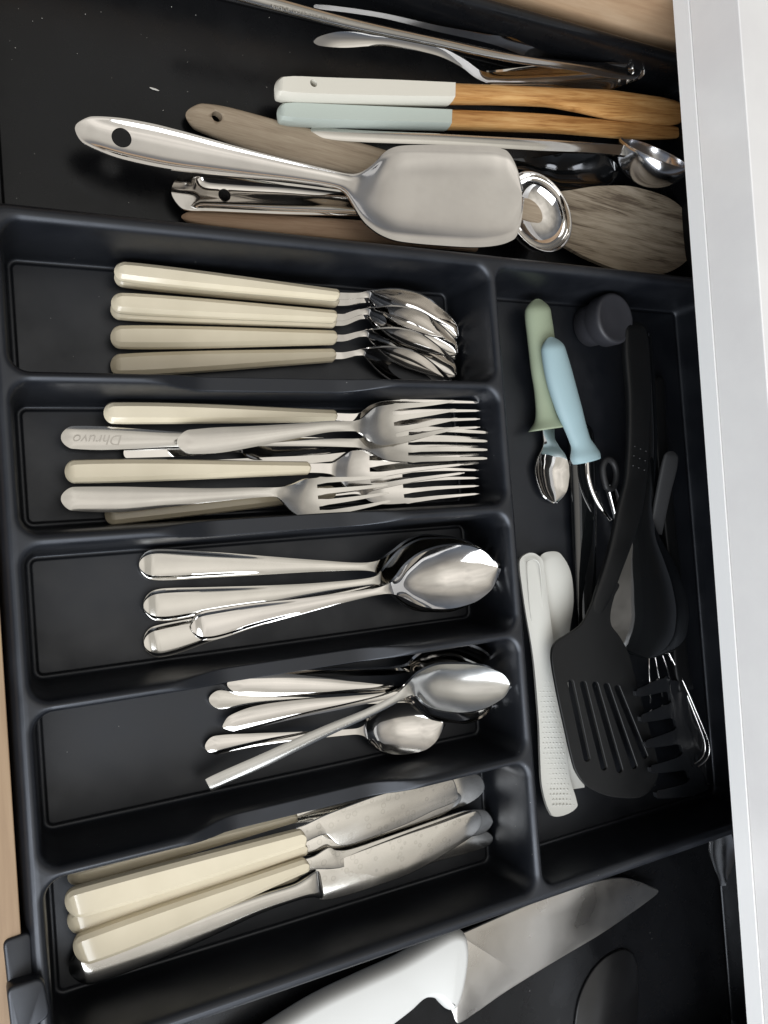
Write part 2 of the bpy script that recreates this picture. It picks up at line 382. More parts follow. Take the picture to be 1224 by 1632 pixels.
def box(name, lo, hi, mt, bev=0.6, rot=0.0):
    x0, y0, z0 = lo; x1, y1, z1 = hi
    V = np.array([(x0, y0, z0), (x1, y0, z0), (x1, y1, z0), (x0, y1, z0), (x0, y0, z1), (x1, y0, z1), (x1, y1, z1), (x0, y1, z1)], float)
    if rot: V[:, 0] += rot * V[:, 1]
    o = mesh_obj(name, V, [(0, 3, 2, 1), (4, 5, 6, 7), (0, 1, 5, 4), (1, 2, 6, 5), (2, 3, 7, 6), (3, 0, 4, 7)], mt, False)
    grain(o, V + np.array([0, y0 * 0.3 + x0 * 0.17, 0]))
    if bev: addmod(o, None, bev, 3); o.data.shade_smooth()
    return o

# ------------------------------------------------------------------ tray
def rr(x, y, x0, x1, y0, y1, r):             # >0 inside a rounded rectangle
    cx, cy, hx, hy = (x0 + x1) / 2, (y0 + y1) / 2, (x1 - x0) / 2 - r, (y1 - y0) / 2 - r
    dx, dy = np.abs(x - cx) - hx, np.abs(y - cy) - hy
    return -(np.hypot(np.maximum(dx, 0), np.maximum(dy, 0)) + np.minimum(np.maximum(dx, dy), 0) - r)
PX = [-50, -5.0, -3.4, -2.4, -1.2, -0.3, 0.35, 0.9, 1.6, 2.6, 3.2, 3.9, 4.7, 5.5, 6.0, 6.6, 90]
PZ = [0, 0, -0.10, -0.38, -1.15, -2.4, -4.9, -10, -24, -38, -41.6, -43.3, -43.9, -43.9, -43.7, -43.2, -43.2]
def prof(sd, depth=0.0):
    z = np.interp(sd, PX, PZ); return z
def lines(lo, hi, edges, fine=0.42, coarse=4.0, reach=9):
    xs = [lo]
    while xs[-1] < hi:
        dd = min(abs(xs[-1] - e) for e in edges)
        xs.append(min(hi, xs[-1] + (fine if dd < reach else min(coarse, fine + (dd - reach) * 0.35 + 0.1))))
    return np.array(xs)
def grid_mesh(name, xs, ys, Z, mt):
    X, Y = np.meshgrid(xs, ys, indexing='ij'); V = np.c_[X.ravel(), Y.ravel(), Z.ravel()]; ny = len(ys); nx = len(xs)
    i, j = np.meshgrid(np.arange(nx - 1), np.arange(ny - 1), indexing='ij'); a = (i * ny + j).ravel()
    F = np.c_[a, a + ny, a + ny + 1, a + 1].tolist()
    return mesh_obj(name, V, F, mt)
CY = [(84.2, 153.6), (9.7, 78.8), (-65.8, 3.4), (-143.2, -72.0), (-222.5, -148.4)]
# rows below the third one in the same rhythm as measured on the rims
CY[2] = (-66.3, 3.3); CY[3] = (-141.0, -72.0); CY[4] = (-222.5, -146.6)
XL, XR, XR2, XE = 24.0, 292.3, 298.8, 500.0
xs = lines(13.2, 509.5, [15.5, XL, XR, XR2, XE, 507]); ys = lines(-237.0, 165.5, [v for c in CY for v in c] + [-230, 161.5])
X, Y = np.meshgrid(xs, ys, indexing='ij')
Z = np.zeros_like(X)
for (y0, y1) in CY: Z = np.minimum(Z, prof(rr(X, Y, XL, XR, y0, y1, 9)))
Z = np.minimum(Z, prof(rr(X, Y, XR2, XE, -222.5, 153.6, 9)))
sst = lambda a: np.clip(a, 0, 1) ** 2 * (3 - 2 * np.clip(a, 0, 1))
dip = -12 * sst((X - 84) / 34) * (1 - sst((X - 190) / 36))
inner = (Y < 95) & (Y > -158) & (X < XR - 3)
k_ = 1.4; dd = np.where(inner, dip, 0.0); h_ = np.clip(0.5 + 0.5 * (dd - Z) / k_, 0, 1); zz = dd * (1 - h_) + Z * h_ - k_ * h_ * (1 - h_)
Z = np.where(inner & (dip < -0.05), np.minimum(zz, Z), Z)
out = rr(X, Y, 14.2, 508.5, -234.5, 164.5, 13)       # outer skirt
low = np.interp(rr(X, Y, 14.2, 508.5, -236.5, 300.0, 13), [-1, -0.1, 0.5, 1.2, 2.4, 4.0, 6.0, 8.0, 10.5], [-46, -46, -22, -13.5, -9.0, -5.6, -2.6, -1.0, 0]) * (Y < -222)
low = np.where((X > 30), low, 0) * np.clip((X - 30) / 25, 0, 1)
out2 = np.where(Y < -222, np.clip((X - 30) / 25, 0, 1), 0)
out = out + out2 * 2.5
Z = Z + low + np.interp(out, [-3, -0.2, 0.3, 0.8, 1.4, 2.2, 3.3, 4.6, 6.2, 8.0], [-46, -46, -24, -12, -7.6, -4.8, -2.6, -1.15, -0.3, 0])
Z = np.maximum(Z, -46)
shell = grid_mesh('compartment_shell', xs, ys, Z, M['black'])
thing('cutlery_tray', 'black moulded plastic cutlery tray with five long slots and one wide cross compartment', 'tray', [shell])
def wing(label, x0, x1, y0, y1, parts=()):      # the tray's own rim laps over the bay on the side next to it
    up = y0 > 0; ya, yb = (160.0, y1 + 8) if up else (y0 - 8, -232.5)
    xs = lines(x0 - 8, x1 + 8, [x0, x1, x0 - 8, x1 + 8]); ys = lines(ya, yb, [y1, y1 + 8] if up else [y0, y0 - 8]); X, Y = np.meshgrid(xs, ys, indexing='ij')
    Z = prof(rr(X, Y, x0, x1, y0, y1, 10)) - 1.8
    Z = Z + np.interp(rr(X, Y, x0 - 7.6, x1 + 7.6, y0 - 7.6, y1 + 7.6, 12), [-3, -0.4, 0.0, 0.5, 1.4, 2.6], [-44, -44, -20, -2.2, -0.7, 0]); Z = np.maximum(Z, -47)
    s = grid_mesh('bay_shell', xs, ys, Z, M['black_bay'])
    return thing('extension_tray', label, 'tray', [s] + list(parts), 'sliding side bays of the cutlery tray')
wing('sliding side bay holding steel and wooden cooking utensils above the tray', 22.5, 500, 120, 318)
# hooked corner lip of the lower wing
def roundpoly(P, rad, k=6):
    P = np.array(P, float); n = len(P); out = []
    for i in range(n):
        a, b, c = P[i - 1], P[i], P[(i + 1) % n]; u = (a - b) / np.linalg.norm(a - b); v_ = (c - b) / np.linalg.norm(c - b)
        rr_ = min(rad, np.linalg.norm(a - b) * .45, np.linalg.norm(c - b) * .45); p0, p1 = b + u * rr_, b + v_ * rr_
        for t in np.linspace(0, 1, k): out.append((1 - t) ** 2 * p0 + 2 * t * (1 - t) * b + t * t * p1)
    return out
fl = Frame((10, 1560), 0, (70, 1560), 0)
lip = puff('corner_lip', fl, roundpoly([(9, 1568), (68, 1551), (80, 1612), (40, 1640), (44, 1700), (24, 1700)], 14), M['black'], [(0.6, -6), (0, -5), (0, 3.0), (0.35, 3.8), (1.1, 4.2)], raw=True)
fl2 = Frame((10, 1500), -3, (70, 1500), -3)
lip2 = puff('corner_lip', fl2, roundpoly([(4, 1500), (50, 1484), (56, 1620), (52, 1700), (26, 1700)], 12), M['black'], [(0.6, -30), (0, -29), (0, -1), (0.4, -.2), (1.0, 0.2)], raw=True)
wing('sliding side bay holding the white handled chef knife below the tray', 20, 500, -400, -190, (lip, lip2))

# ------------------------------------------------------------------ drawer, cabinet and worktop
Wd = wood('drawer_wood', (0.44, 0.295, 0.18), (0.52, 0.37, 0.24), (0.35, 0.22, 0.13), 0, 0.5, 0.6)
Wf = wood('drawer_front_wood', (0.30, 0.205, 0.125), (0.35, 0.245, 0.155), (0.25, 0.165, 0.10), math.pi / 2, 0.5, 0.5)
tag(box('drawer_floor', (-60, -440, -54), (560, 352, -49.5), Wd, 0), kind='structure')
sp = box('side_panel', (-30, 334, -49), (560, 352, 34), Wd, 1.2); sp2 = box('side_panel', (-30, -440, -49), (560, -418, 14), Wd, 1.2)
fp = box('front_panel', (-52, -440, -49), (13.6, 334, -4), Wf, 0.6); bp = box('back_panel', (545, -418, -49), (560, 334, 14), Wd, 1.0)
thing('drawer_box', 'light tan wooden drawer box around the tray, seen at left edge and top right', 'drawer', [sp, sp2, fp, bp])
Wt = mat('white_lacquer', (0.88, 0.87, 0.85), 0.35)
XC = 421.0; RT = 0.0146
rail = box('cabinet_rail', (XC, -560, 38.0), (XC + 18, 560, 49.8), Wt, 0.12, RT)
thing('cabinet_rail', 'white lacquered cabinet rail under the worktop edge', 'rail', [rail])
Mq = mat('white_quartz', (0.66, 0.655, 0.65), 0.22, spec=0.5); v = coords(Mq)
n1 = noise(Mq, v, 5, 4, 0.5, 0.5); base = ramp(Mq, noise(Mq, v, 22, 6, 0.6), [(0.3, (0.79, 0.765, 0.745)), (0.7, (0.86, 0.84, 0.81))])
vein = ramp(Mq, n1, [(0.47, (1, 1, 1)), (0.5, (0.84, 0.835, 0.84)), (0.515, (1, 1, 1))])
msk = ramp(Mq, noise(Mq, v, 5, 2), [(0.5, (0, 0, 0)), (0.62, (1, 1, 1))])
mx = N(Mq, 'ShaderNodeMix'); mx.data_type = 'RGBA'; mx.blend_type = 'MULTIPLY'; L(Mq, msk, mx.inputs['Factor']); L(Mq, base, mx.inputs['A']); L(Mq, vein, mx.inputs['B'])
L(Mq, mx.outputs['Result'], B(Mq).inputs['Base Color'])
slab = box('worktop_slab', (XC + 0.6, -620, 50.2), (XC + 640, 620, 85), Mq, 0.8, RT)
thing('worktop', 'white quartz worktop slab with faint grey veins overhanging the drawer', 'worktop', [slab])

# ------------------------------------------------------------------ cutlery builders
CH = sec_chamfer(2.3)
def cream_handle(fr, st, r0=16, r1=7):
    o = bar('handle', fr, st, M['cream'], CH, n=18, r0=r0, r1=r1, ksm=1); addmod(o, None, 0.42, 2, 22); return o
GS = 'cream handled spoons in the first slot'
def cream_spoon(label, h0, h1, hw0, hw1, z0, z1, off, zb, roll, bowl=True):
    fr = Frame(h0, z0, h1, z1)
    hd = cream_handle(fr, [(h0[0], h0[1], hw0, 0, 7), (h0[0] + 40, h0[1] + 40 * (h1[1] - h0[1]) / (h1[0] - h0[0]), hw0 + 1, 0, 7), (h1[0], h1[1], hw1, 0, 5.4)])
    ox, oy = off; f2 = Frame((h1[0] - 14, h1[1]), z1, (728 + ox, 536 + oy), zb, roll)
    st = [(h1[0] - 16, h1[1], 6, 0), (h1[0] + 8, h1[1] + 1, 5.5, 0.4), (574 + ox, 471 + oy, 4.6, 1.6), (588 + ox, 469 + oy, 5.5, 2.0, 0.3), (600 + ox, 473 + oy, 11, 1.2, 2), (616 + ox, 479 + oy, 19, 0.3, 4.5), (634 + ox, 486 + oy, 25, 0, 7),
          (660 + ox, 496 + oy, 28, 0, 8.5), (688 + ox, 510 + oy, 24, 0, 7.5), (712 + ox, 523 + oy, 17, 0, 5), (729 + ox, 536 + oy, 8, 0, 1)]
    bw = sheet('bowl', f2, st, M['steel'], n=60, r1=14, thick=1.0)
    pr = split(bw, f2, [f2.loc((594 + ox, 471 + oy))[0]], ['neck', 'bowl'])
    return thing('table_spoon', label, 'spoon', [hd] + pr, GS)
cream_spoon('cream handled spoon on top of the uppermost pair in the first slot', (182, 431), (541, 471), 15, 10, -31, -29, (0, 0), -33, 22)
cream_spoon('cream handled spoon lying under the uppermost one, only its lower edge showing', (182, 440), (540, 481), 15, 10, -38.5, -37, (2, 8), -39, 22)
cream_spoon('cream handled spoon on top of the second pair from the tray top', (177, 482), (537, 505), 16, 10.5, -31.5, -30, (-1, 27), -33.5, 22)
cream_spoon('cream handled spoon under the second pair, glossy lower edge showing', (176, 492), (536, 513), 16, 10.5, -38.7, -37, (-1, 34), -39, 22)
cream_spoon('beige looking cream handled spoon, single, second from the slot divider', (176, 537), (537, 538), 18, 11.5, -36, -35, (-3, 62), -37, 22)
cream_spoon('cream handled spoon against the first slot divider, flat side up', (176, 583), (535, 566), 18, 11, -39, -37, (-8, 92), -39, 16)

GF = 'forks jumbled in the second slot'
def fork(label, fr, hst, head, root, material, r0=14, roll=0, cream=None, tin=0.95, name='table_fork', extra_parts=(), group=GF):
    """hst: handle stations; head: stations from neck to tips"""
    parts = []
    if cream:
        parts.append(cream_handle(Frame(*cream[0]), cream[1]))
        s = sheet('head', fr, head, material, n=64, thick=1.0, tines=(4, root, tin), bev=0.25)
        parts += split(s, fr, [fr.loc(cream[2])[0], fr.loc(cream[3])[0]], ['neck', 'head_plate', 'tines'])
    else:
        s = sheet('head', fr, hst + head, material, n=96, thick=1.2, tines=(4, root, tin), r0=r0, bev=0.28)
        nx_ = fr.loc(head[1][:2])[0]; L_ = fr.L
        parts += split(s, fr, [fr.loc(head[1][:2])[0], fr.loc(extra_parts)[0]] if extra_parts else [nx_], ['handle', 'head_plate', 'tines'] if extra_parts else ['handle', 'head'])
    return thing(name, label, 'fork', parts, group)
def rootq(st, px):                           # fraction along the stations at which x = px
    P = np.array([r[:2] for r in st], float); d = np.r_[0, np.cumsum(np.linalg.norm(np.diff(P, axis=0), axis=1))]
    return float(np.interp(px, P[:, 0], d) / d[-1])
def head_profile(x0, pts): return pts
# bottom layers first
hst = [(300, 745, 10, 0), (420, 738, 9, 1), (520, 730, 6, 2)]; hd = [(560, 726, 6, 2.5), (580, 725, 16, 1), (600, 724, 25, -1, 1), (640, 722, 27, -1.5, 1), (700, 719, 26, 0, .5), (763, 718, 23, 1.6)]
fork('steel fork buried at the bottom, only its tine tips showing to the right', Frame((300, 745), -40, (763, 718), -25), hst, hd, rootq(hst + hd, 650), M['steel_fork'], extra_parts=(650, 722))
cr = [((167, 822), -39.2, (535, 784), -37), [(167, 822, 17, 0, 7), (210, 817, 17, 0, 7), (535, 784, 11, 0, 5.4)], (545, 783), (648, 775)]
hd = [(520, 786, 6, 0), (550, 783, 6, 0), (570, 780, 8, 0.5), (590, 778, 22, -.5, 1), (612, 777, 27, -2, 1), (650, 774, 28, -2.5, 1), (700, 770, 26, -1, .5), (764, 768, 22, 1.4)]
fork('cream handled fork lowest in the slot, half hidden by the steel fork over it', Frame((520, 786), -36, (764, 768), -25), None, hd, rootq(hd, 645), M['steel'], cream=cr)
hst = [(197, 722, 8, 0), (300, 719, 8, 0.5), (370, 716, 5, 2)]; hd = [(385, 716, 5, 2), (396, 716, 12, 1, .6), (412, 716, 17, 0, 1), (435, 715, 18, -.5, .8), (480, 712, 16, 0, .3), (526, 710, 13, 1)]
fork('small steel dessert fork lying under the handles, tines in the middle of the slot', Frame((197, 722), -36, (526, 710), -35), hst, hd, rootq(hst + hd, 436), M['steel'], r0=5, name='dessert_fork', extra_parts=(436, 715))
hst = [(97, 697, 15, 0, -.5), (112, 697, 18, 0, -.7), (150, 698, 19, 0.2, -.8), (200, 699, 17, 0.5, -.8), (280, 700, 12, 1.2, -.8), (400, 703, 8, 2.5, -.5), (520, 705, 6.5, 3.2, -.3)]
hd = [(575, 706, 7, 3, 0), (595, 706, 17, 1.5, .8), (615, 706, 27, -.5, 1.2), (650, 707, 29, -1.5, 1.2), (710, 708, 27, 0, .6), (777, 710, 24, 2.4)]
fe = Frame((97, 697), -35, (777, 710), -15)
f_eng = fork('steel fork with a worn dark name stamped on its blunt handle end', fe, hst, hd, rootq(hst + hd, 658), M['steel_fork'], r0=20, extra_parts=(658, 707))
cr = [((165, 658), -30, (537, 663), -28), [(165, 658, 17, 0, 7), (200, 658, 17.5, 0, 7), (537, 663, 10, 0, 5.4)], (560, 666), (640, 664)]
hd = [(522, 663, 6, 0), (552, 665, 6.5, 0.3), (572, 666, 8, 0.5), (592, 665, 20, -1, 1), (612, 665, 26, -2.5, 1.2), (640, 664, 27.5, -3.5, 1.2), (700, 662, 26, -2, .6), (766, 661, 23, 1)]
fork('cream handled fork highest in the slot, against the upper divider', Frame((522, 663), -28, (766, 661), -19), None, hd, rootq(hd, 640), M['steel'], cream=cr)
cr = [((103, 752), -29, (495, 746), -26), [(103, 752, 18.5, 0, 7), (145, 751, 19, 0, 7), (495, 746, 10.5, 0, 5.4)], (530, 747), (592, 748)]
hd = [(480, 746, 7.5, 0), (510, 746, 8, 0.2), (528, 747, 9, 0.5), (545, 748, 20, -.6, 1), (560, 749, 31, -2, 1.6), (592, 748, 32, -3, 1.6), (650, 741, 29, -2.4, .8), (739, 733, 24, 1)]
fork('cream handled fork in the middle of the slot, head crossing the others', Frame((480, 746), -26, (739, 733), -17), None, hd, rootq(hd, 592), M['steel'], cream=cr)
hst = [(282, 704, 14, 0, -.5), (300, 704, 19, 0, -.8), (340, 702, 20.5, .3, -1), (400, 696, 17, 1, -1), (470, 687, 12, 2, -.8), (540, 679, 8.5, 3, -.5)]
hd = [(566, 679, 8, 3.2, 0), (580, 679, 14, 2.4, .6), (594, 679, 27, 1, 1.4), (610, 678, 31.5, -.5, 1.8), (632, 675, 31.5, -1.5, 1.6), (680, 668, 28, -1, .8), (728, 660, 25, 1)]
fork('steel fork with a pointed oval handle end lying on top of the pile', Frame((282, 704), -22, (728, 660), -13), hst, hd, rootq(hst + hd, 631), M['steel_fork'], r0=20, extra_parts=(631, 675))
hst = [(97, 794, 15, 0, -.5), (115, 795, 19, 0, -.8), (180, 796, 20.5, .2, -1), (260, 793, 16, 1, -.9), (340, 789, 11, 2, -.7), (410, 785, 8, 3, -.4)]
hd = [(440, 784, 7, 3.2, 0), (455, 787, 13, 2.6, .6), (472, 792, 25, 1, 1.4), (488, 794, 31, -.5, 1.8), (512, 792, 31, -1.5, 1.6), (560, 787, 28, -1, .8), (619, 779, 23, 1)]
fork('steel fork nearest the lower divider, shorter reach, tines ending mid pile', Frame((97, 794), -30, (619, 779), -17), hst, hd, rootq(hst + hd, 511), M['steel_fork'], r0=20, extra_parts=(511, 792))

# stamped name on the fork handle
def stamp(name, text, size, fr, p, ang, mt, lift=0.3, shear=0.0, depth=0.03, squash=1.0):
    cu = bpy.data.curves.new(name, 'FONT'); cu.body = text; cu.size = size * U; cu.align_x = 'CENTER'; cu.align_y = 'CENTER'; cu.extrude = depth * U; cu.shear = shear
    o = bpy.data.objects.new(name, cu); C.objects.link(o); bpy.context.view_layer.update()
    dg = bpy.context.evaluated_depsgraph_get(); me = bpy.data.meshes.new_from_object(o.evaluated_get(dg)); bpy.data.objects.remove(o)
    q = fr.loc(p, lift); P = fr.world(np.array([q[0]]), np.array([q[1]]), np.array([lift]))[0]
    ca, sa = math.cos(ang), math.sin(ang); X_ = fr.a * ca + fr.t * sa; Y_ = -fr.a * sa + fr.t * ca
    mm = Matrix([[X_[i], Y_[i] * squash, fr.n[i], P[i] * U] for i in range(3)] + [[0, 0, 0, 1]]); me.transform(mm)
    me.name = name; me.materials.append(mt); q2 = bpy.data.objects.new(name, me); C.objects.link(q2); return q2
def attach(o, root):
    bpy.context.view_layer.update()
    o.data.transform(Matrix.Translation(-root.location)); o.parent = root; return o
attach(stamp('stamped_name', 'Dhruvo', 7.6, fe, (157, 700), math.pi, M['ink'], lift=1.25, shear=0.3), f_eng)

# third slot: four heavy table spoons
def teardrop(u): return 1 - np.abs(u) ** 2.2
def steel_spoon(name, label, fr, hst, bst, mt, group, r0=12, r1=30, thick=1.5, cutp=None, shape=None, extra=None, p=2.1, n=90, cat='spoon'):
    s = sheet('spoon', fr, hst + bst, mt, n=n, nu=22, r0=r0, r1=r1, thick=thick, bev=0.4, shape=shape, extra=extra, p=p)
    pr = split(s, fr, [fr.loc(cutp or bst[0][:2])[0]], ['handle', 'bowl'])
    return thing(name, label, cat, pr, group)
G3 = 'large steel table spoons in the third slot'
def bevel_handle(limit):                     # raised border bevel with a long pointed inset towards the neck
    def f(q, u):
        k = np.clip(1 - q / limit, 0, 1)
        e = np.clip((np.abs(u) - (0.72 - 0.1 * (1 - k))) / 0.2, 0, 1)
        st0 = np.clip((0.035 - q) / 0.02, 0, 1)
        return -(1.3 * e * e * (3 - 2 * e) * np.clip(k * 3, 0, 1)) - 0.9 * st0 * (k > 0)
    return f
steel_spoon('table_spoon', 'large steel spoon at the bottom of the nest, handle end nearest the lower divider', Frame((230, 1026), -39, (790, 905), -27),
  [(230, 1027, 22, 0, -.4), (262, 1021, 26, .2, -.5), (330, 1003, 21, 1, -.6), (430, 977, 14, 3, -.6), (520, 954, 8, 5, -.5), (590, 936, 6, 6, -.3)],
  [(606, 932, 8, 5.6, 0), (625, 926, 20, 4.2, 2.5), (650, 921, 40, 3.2, 6), (685, 916, 52, 3, 8), (720, 911, 53, 3, 8), (755, 907, 42, 3, 6), (786, 904, 22, 3, 2)], M['steel_h'], G3, r0=20, extra=bevel_handle(.35))
steel_spoon('table_spoon', 'large steel spoon with the highest handle of the third slot', Frame((222, 900), -38, (786, 916), -23),
  [(222, 900, 20, 0, -.4), (255, 900, 25, .2, -.5), (330, 900, 21, 1, -.6), (420, 901, 15, 3, -.6), (510, 902, 9, 5, -.5), (578, 903, 6, 6, -.3)],
  [(598, 903, 8, 5.6, 0), (616, 906, 22, 4.2, 2.5), (640, 910, 46, 3.2, 6), (676, 913, 60, 3, 8), (715, 915, 59, 3, 8), (750, 916, 46, 3, 6), (786, 917, 24, 3, 2)], M['steel_h'], G3, r0=20, extra=bevel_handle(.35))
steel_spoon('table_spoon', 'large steel spoon with its handle second from the top of the slot', Frame((230, 966), -36, (794, 912), -18),
  [(229, 966, 20, 0, -.4), (262, 964, 26, .2, -.5), (330, 957, 21, 1, -.6), (428, 947, 14, 3, -.6), (520, 936, 8, 5, -.5), (590, 927, 6, 6, -.3)],
  [(606, 924, 8, 5.6, 0), (622, 920, 20, 4.2, 2.5), (645, 917, 42, 3.2, 6), (680, 915, 56, 3, 8), (720, 913, 55, 3, 8), (760, 912, 42, 3, 6), (795, 911, 22, 3, 2)], M['steel_h'], G3, r0=20, extra=bevel_handle(.35))
steel_spoon('table_spoon', 'large steel spoon lying on top of the nest with its whole mirror bright bowl showing', Frame((306, 1001), -32, (794, 905), -11),
  [(305, 1001, 18, 0, -.4), (335, 997, 24, .2, -.5), (400, 982, 19, 1, -.6), (471, 968, 13, 3, -.6), (550, 952, 8, 5, -.5), (600, 943, 5.5, 5.8, -.3)],
  [(618, 939, 7, 5.5, 0), (634, 936, 14, 4.4, 2), (655, 931, 32, 3.4, 5), (685, 925, 46, 3, 7), (715, 920, 50, 3, 8), (745, 915, 47, 3, 7), (775, 909, 33, 3, 4), (795, 904, 16, 3, 1)], M['steel'], G3, r0=18, r1=22, extra=bevel_handle(.35))

# fourth slot: teaspoons
G4 = 'small steel spoons in the fourth slot'
steel_spoon('tea_spoon', 'thin steel spoon tilted on its edge along the upper divider with a dark bowl', Frame((380, 1078), -37, (783, 1062), -34, 45),
  [(380, 1080, 6, 0), (450, 1075, 7, .3), (540, 1073, 5, 1), (620, 1071, 5, 2)], [(650, 1066, 5, 2, 0), (668, 1058, 12, 1.5, 2), (690, 1054, 22, 1, 5), (725, 1052, 26, 1, 7), (757, 1056, 22, 1, 5), (783, 1064, 12, 1, 1)], M['steel'], G4, r0=6, r1=14)
steel_spoon('tea_spoon', 'steel teaspoon with a small round handle end peeking out beneath a wider handle', Frame((333, 1115), -40, (785, 1115), -33),
  [(333, 1115, 12, 0, -.4), (350, 1115, 15, 0, -.6), (380, 1116, 11, .4, -.5), (440, 1117, 7, 1, -.3), (560, 1117, 5, 2, 0), (630, 1115, 5, 3, 0)], [(650, 1113, 7, 3, 0), (670, 1112, 22, 2.4, 3), (700, 1112, 36, 2, 6), (740, 1114, 37, 2, 6), (785, 1116, 18, 2, 1)], M['steel_h'], G4, r0=18, r1=16)
steel_spoon('tea_spoon', 'steel spoon with a broad smooth bright handle highest in the fourth slot', Frame((362, 1093), -37, (784, 1122), -29),
  [(362, 1091, 12, 0, -.5), (378, 1090, 17, 0, -.9), (430, 1091, 19, .5, -1.2), (500, 1093, 15, 1.2, -1), (580, 1096, 8, 2, -.5), (636, 1099, 5, 3, 0)], [(656, 1103, 7, 3, 0), (674, 1108, 22, 2, 3), (704, 1113, 35, 1.5, 6), (744, 1117, 35, 1.5, 6), (785, 1122, 16, 1.5, 1)], M['steel'], G4, r0=24, r1=16)
steel_spoon('tea_spoon', 'steel spoon with a curved leaf shaped handle in the middle of the fourth slot', Frame((355, 1158), -36, (786, 1105), -24),
  [(355, 1159, 6, 0, -.4), (370, 1153, 13, .3, -.8), (410, 1142, 17, .8, -1.3), (480, 1129, 14, 2, -1.2), (560, 1118, 9, 3.4, -.8), (620, 1108, 5.5, 4, -.2)], [(645, 1101, 7, 4, 0), (664, 1098, 20, 3, 3), (695, 1101, 38, 2.4, 6), (735, 1107, 42, 2.4, 7), (786, 1115, 20, 2.4, 1)], M['steel'], G4, r0=16, r1=20)
steel_spoon('tea_spoon', 'small steel teaspoon with a short rounded mirror bowl, lowest of the fourth slot', Frame((327, 1191), -39, (706, 1156), -33),
  [(327, 1192, 12, 0, -.5), (343, 1188, 15, .2, -.8), (400, 1181, 12, 1, -.8), (460, 1175, 8, 2, -.5), (530, 1169, 5, 3, 0), (566, 1166, 4.5, 3.4, 0)], [(580, 1165, 8, 3, 0), (592, 1164, 22, 2.4, 2), (610, 1163, 36, 2, 4.5), (640, 1160, 43, 2, 6), (670, 1157, 40, 2, 5), (694, 1154, 26, 2, 2.5), (707, 1152, 14, 2, .6)], M['steel'], G4, r0=19, r1=20)
steel_spoon('tea_spoon', 'dull brushed steel spoon with a square cut handle end lying diagonally over the others', Frame((332, 1252), -27, (812, 1092), -9),
  [(332, 1252, 11, 0, -.6), (340, 1248, 11.5, 0, -.8), (420, 1212, 11, .8, -1), (520, 1165, 9, 2, -1), (600, 1130, 7, 3.4, -.8), (640, 1108, 6.5, 4, -.3)], [(655, 1098, 10, 4, .4), (672, 1094, 24, 3.4, 3), (700, 1095, 36, 3, 6), (735, 1097, 38.5, 3, 7), (770, 1095, 34, 3, 5.5), (797, 1093, 22, 3, 3), (813, 1092, 12, 3, .5)], M['dull'], G4, r0=0, r1=14)

# fifth slot: knives
G5 = 'table knives in the fifth slot'
BL = [(0.5, -0.5), (0.1, -0.25), (0.0, 0.1), (0.25, 0.42), (0.6, 0.55)]
def knife(label, cream, blade, fb, neckst=None):
    hd = cream_handle(Frame(*cream[0]), cream[1], r0=20, r1=8)
    b = puff('blade', fb, blade, M['blade'], BL, k=5)
    return thing('table_knife', label, 'knife', [hd, b], G5)
knife('cream handled knife half hidden behind the divider ridge, farthest up the slot', [((108, 1402), -38, (474, 1300), -36), [(108, 1402, 15, 0, 7), (140, 1393, 16, 0, 7), (474, 1300, 10, 0, 5.4)]],
  [(460, 1296), (500, 1284), (560, 1268), (620, 1254), (700, 1240), (750, 1232), (768, 1240), (770, 1262), (740, 1284), (680, 1300), (600, 1306), (540, 1312), (500, 1310), (462, 1312)], Frame((460, 1304), -36, (770, 1250), -37))
knife('cream handled knife lying second in the stack, its edge showing under the top one', [((108, 1474), -37, (489, 1349), -35), [(108, 1474, 22, 0, 7), (150, 1461, 23, 0, 7), (489, 1349, 13, 0, 5.4)]],
  [(470, 1350), (505, 1332), (560, 1312), (640, 1290), (700, 1266), (726, 1262), (735, 1272), (722, 1289), (680, 1312), (620, 1336), (560, 1358), (520, 1362), (475, 1364)], Frame((470, 1358), -35.5, (770, 1262), -36))
knife('steel bladed knife with the lowest rounded tip in the fifth slot', [((160, 1510), -39.5, (480, 1400), -38), [(160, 1510, 12, 0, 5), (200, 1497, 12, 0, 5), (480, 1400, 10, 0, 4)]],
  [(480, 1394), (560, 1368), (640, 1346), (720, 1328), (765, 1322), (783, 1330), (784, 1342), (765, 1354), (700, 1372), (600, 1400), (480, 1412)], Frame((480, 1402), -38, (784, 1340), -38))
knife('cream handled knife with a dark speck, lying below the top pair', [((118, 1518), -32, (492, 1376), -31), [(118, 1518, 25, 0, 7), (160, 1503, 26, 0, 7), (492, 1376, 12, 0, 5.4)]],
  [(472, 1374), (500, 1364), (524, 1350), (536, 1354), (560, 1352), (620, 1332), (700, 1304), (740, 1292), (770, 1290), (783, 1302), (784, 1314), (765, 1330), (700, 1342), (600, 1372), (540, 1384), (500, 1386), (476, 1392)], Frame((472, 1382), -31.5, (784, 1306), -35))
knife('cream handled knife on top of the stack with its full spotted blade showing', [((104, 1443), -28, (487, 1333), -26), [(104, 1443, 24, 0, 7), (145, 1432, 25, 0, 7), (487, 1333, 15, 0, 5.6)]],
  [(470, 1322), (490, 1312), (519, 1298), (560, 1282), (611, 1264), (676, 1248), (716, 1242), (724, 1246), (729, 1262), (731, 1272), (716, 1282), (689, 1293), (650, 1312), (610, 1328), (558, 1346), (539, 1346), (527, 1336), (519, 1330), (504, 1334), (474, 1346)], Frame((470, 1334), -26.5, (731, 1262), -30))
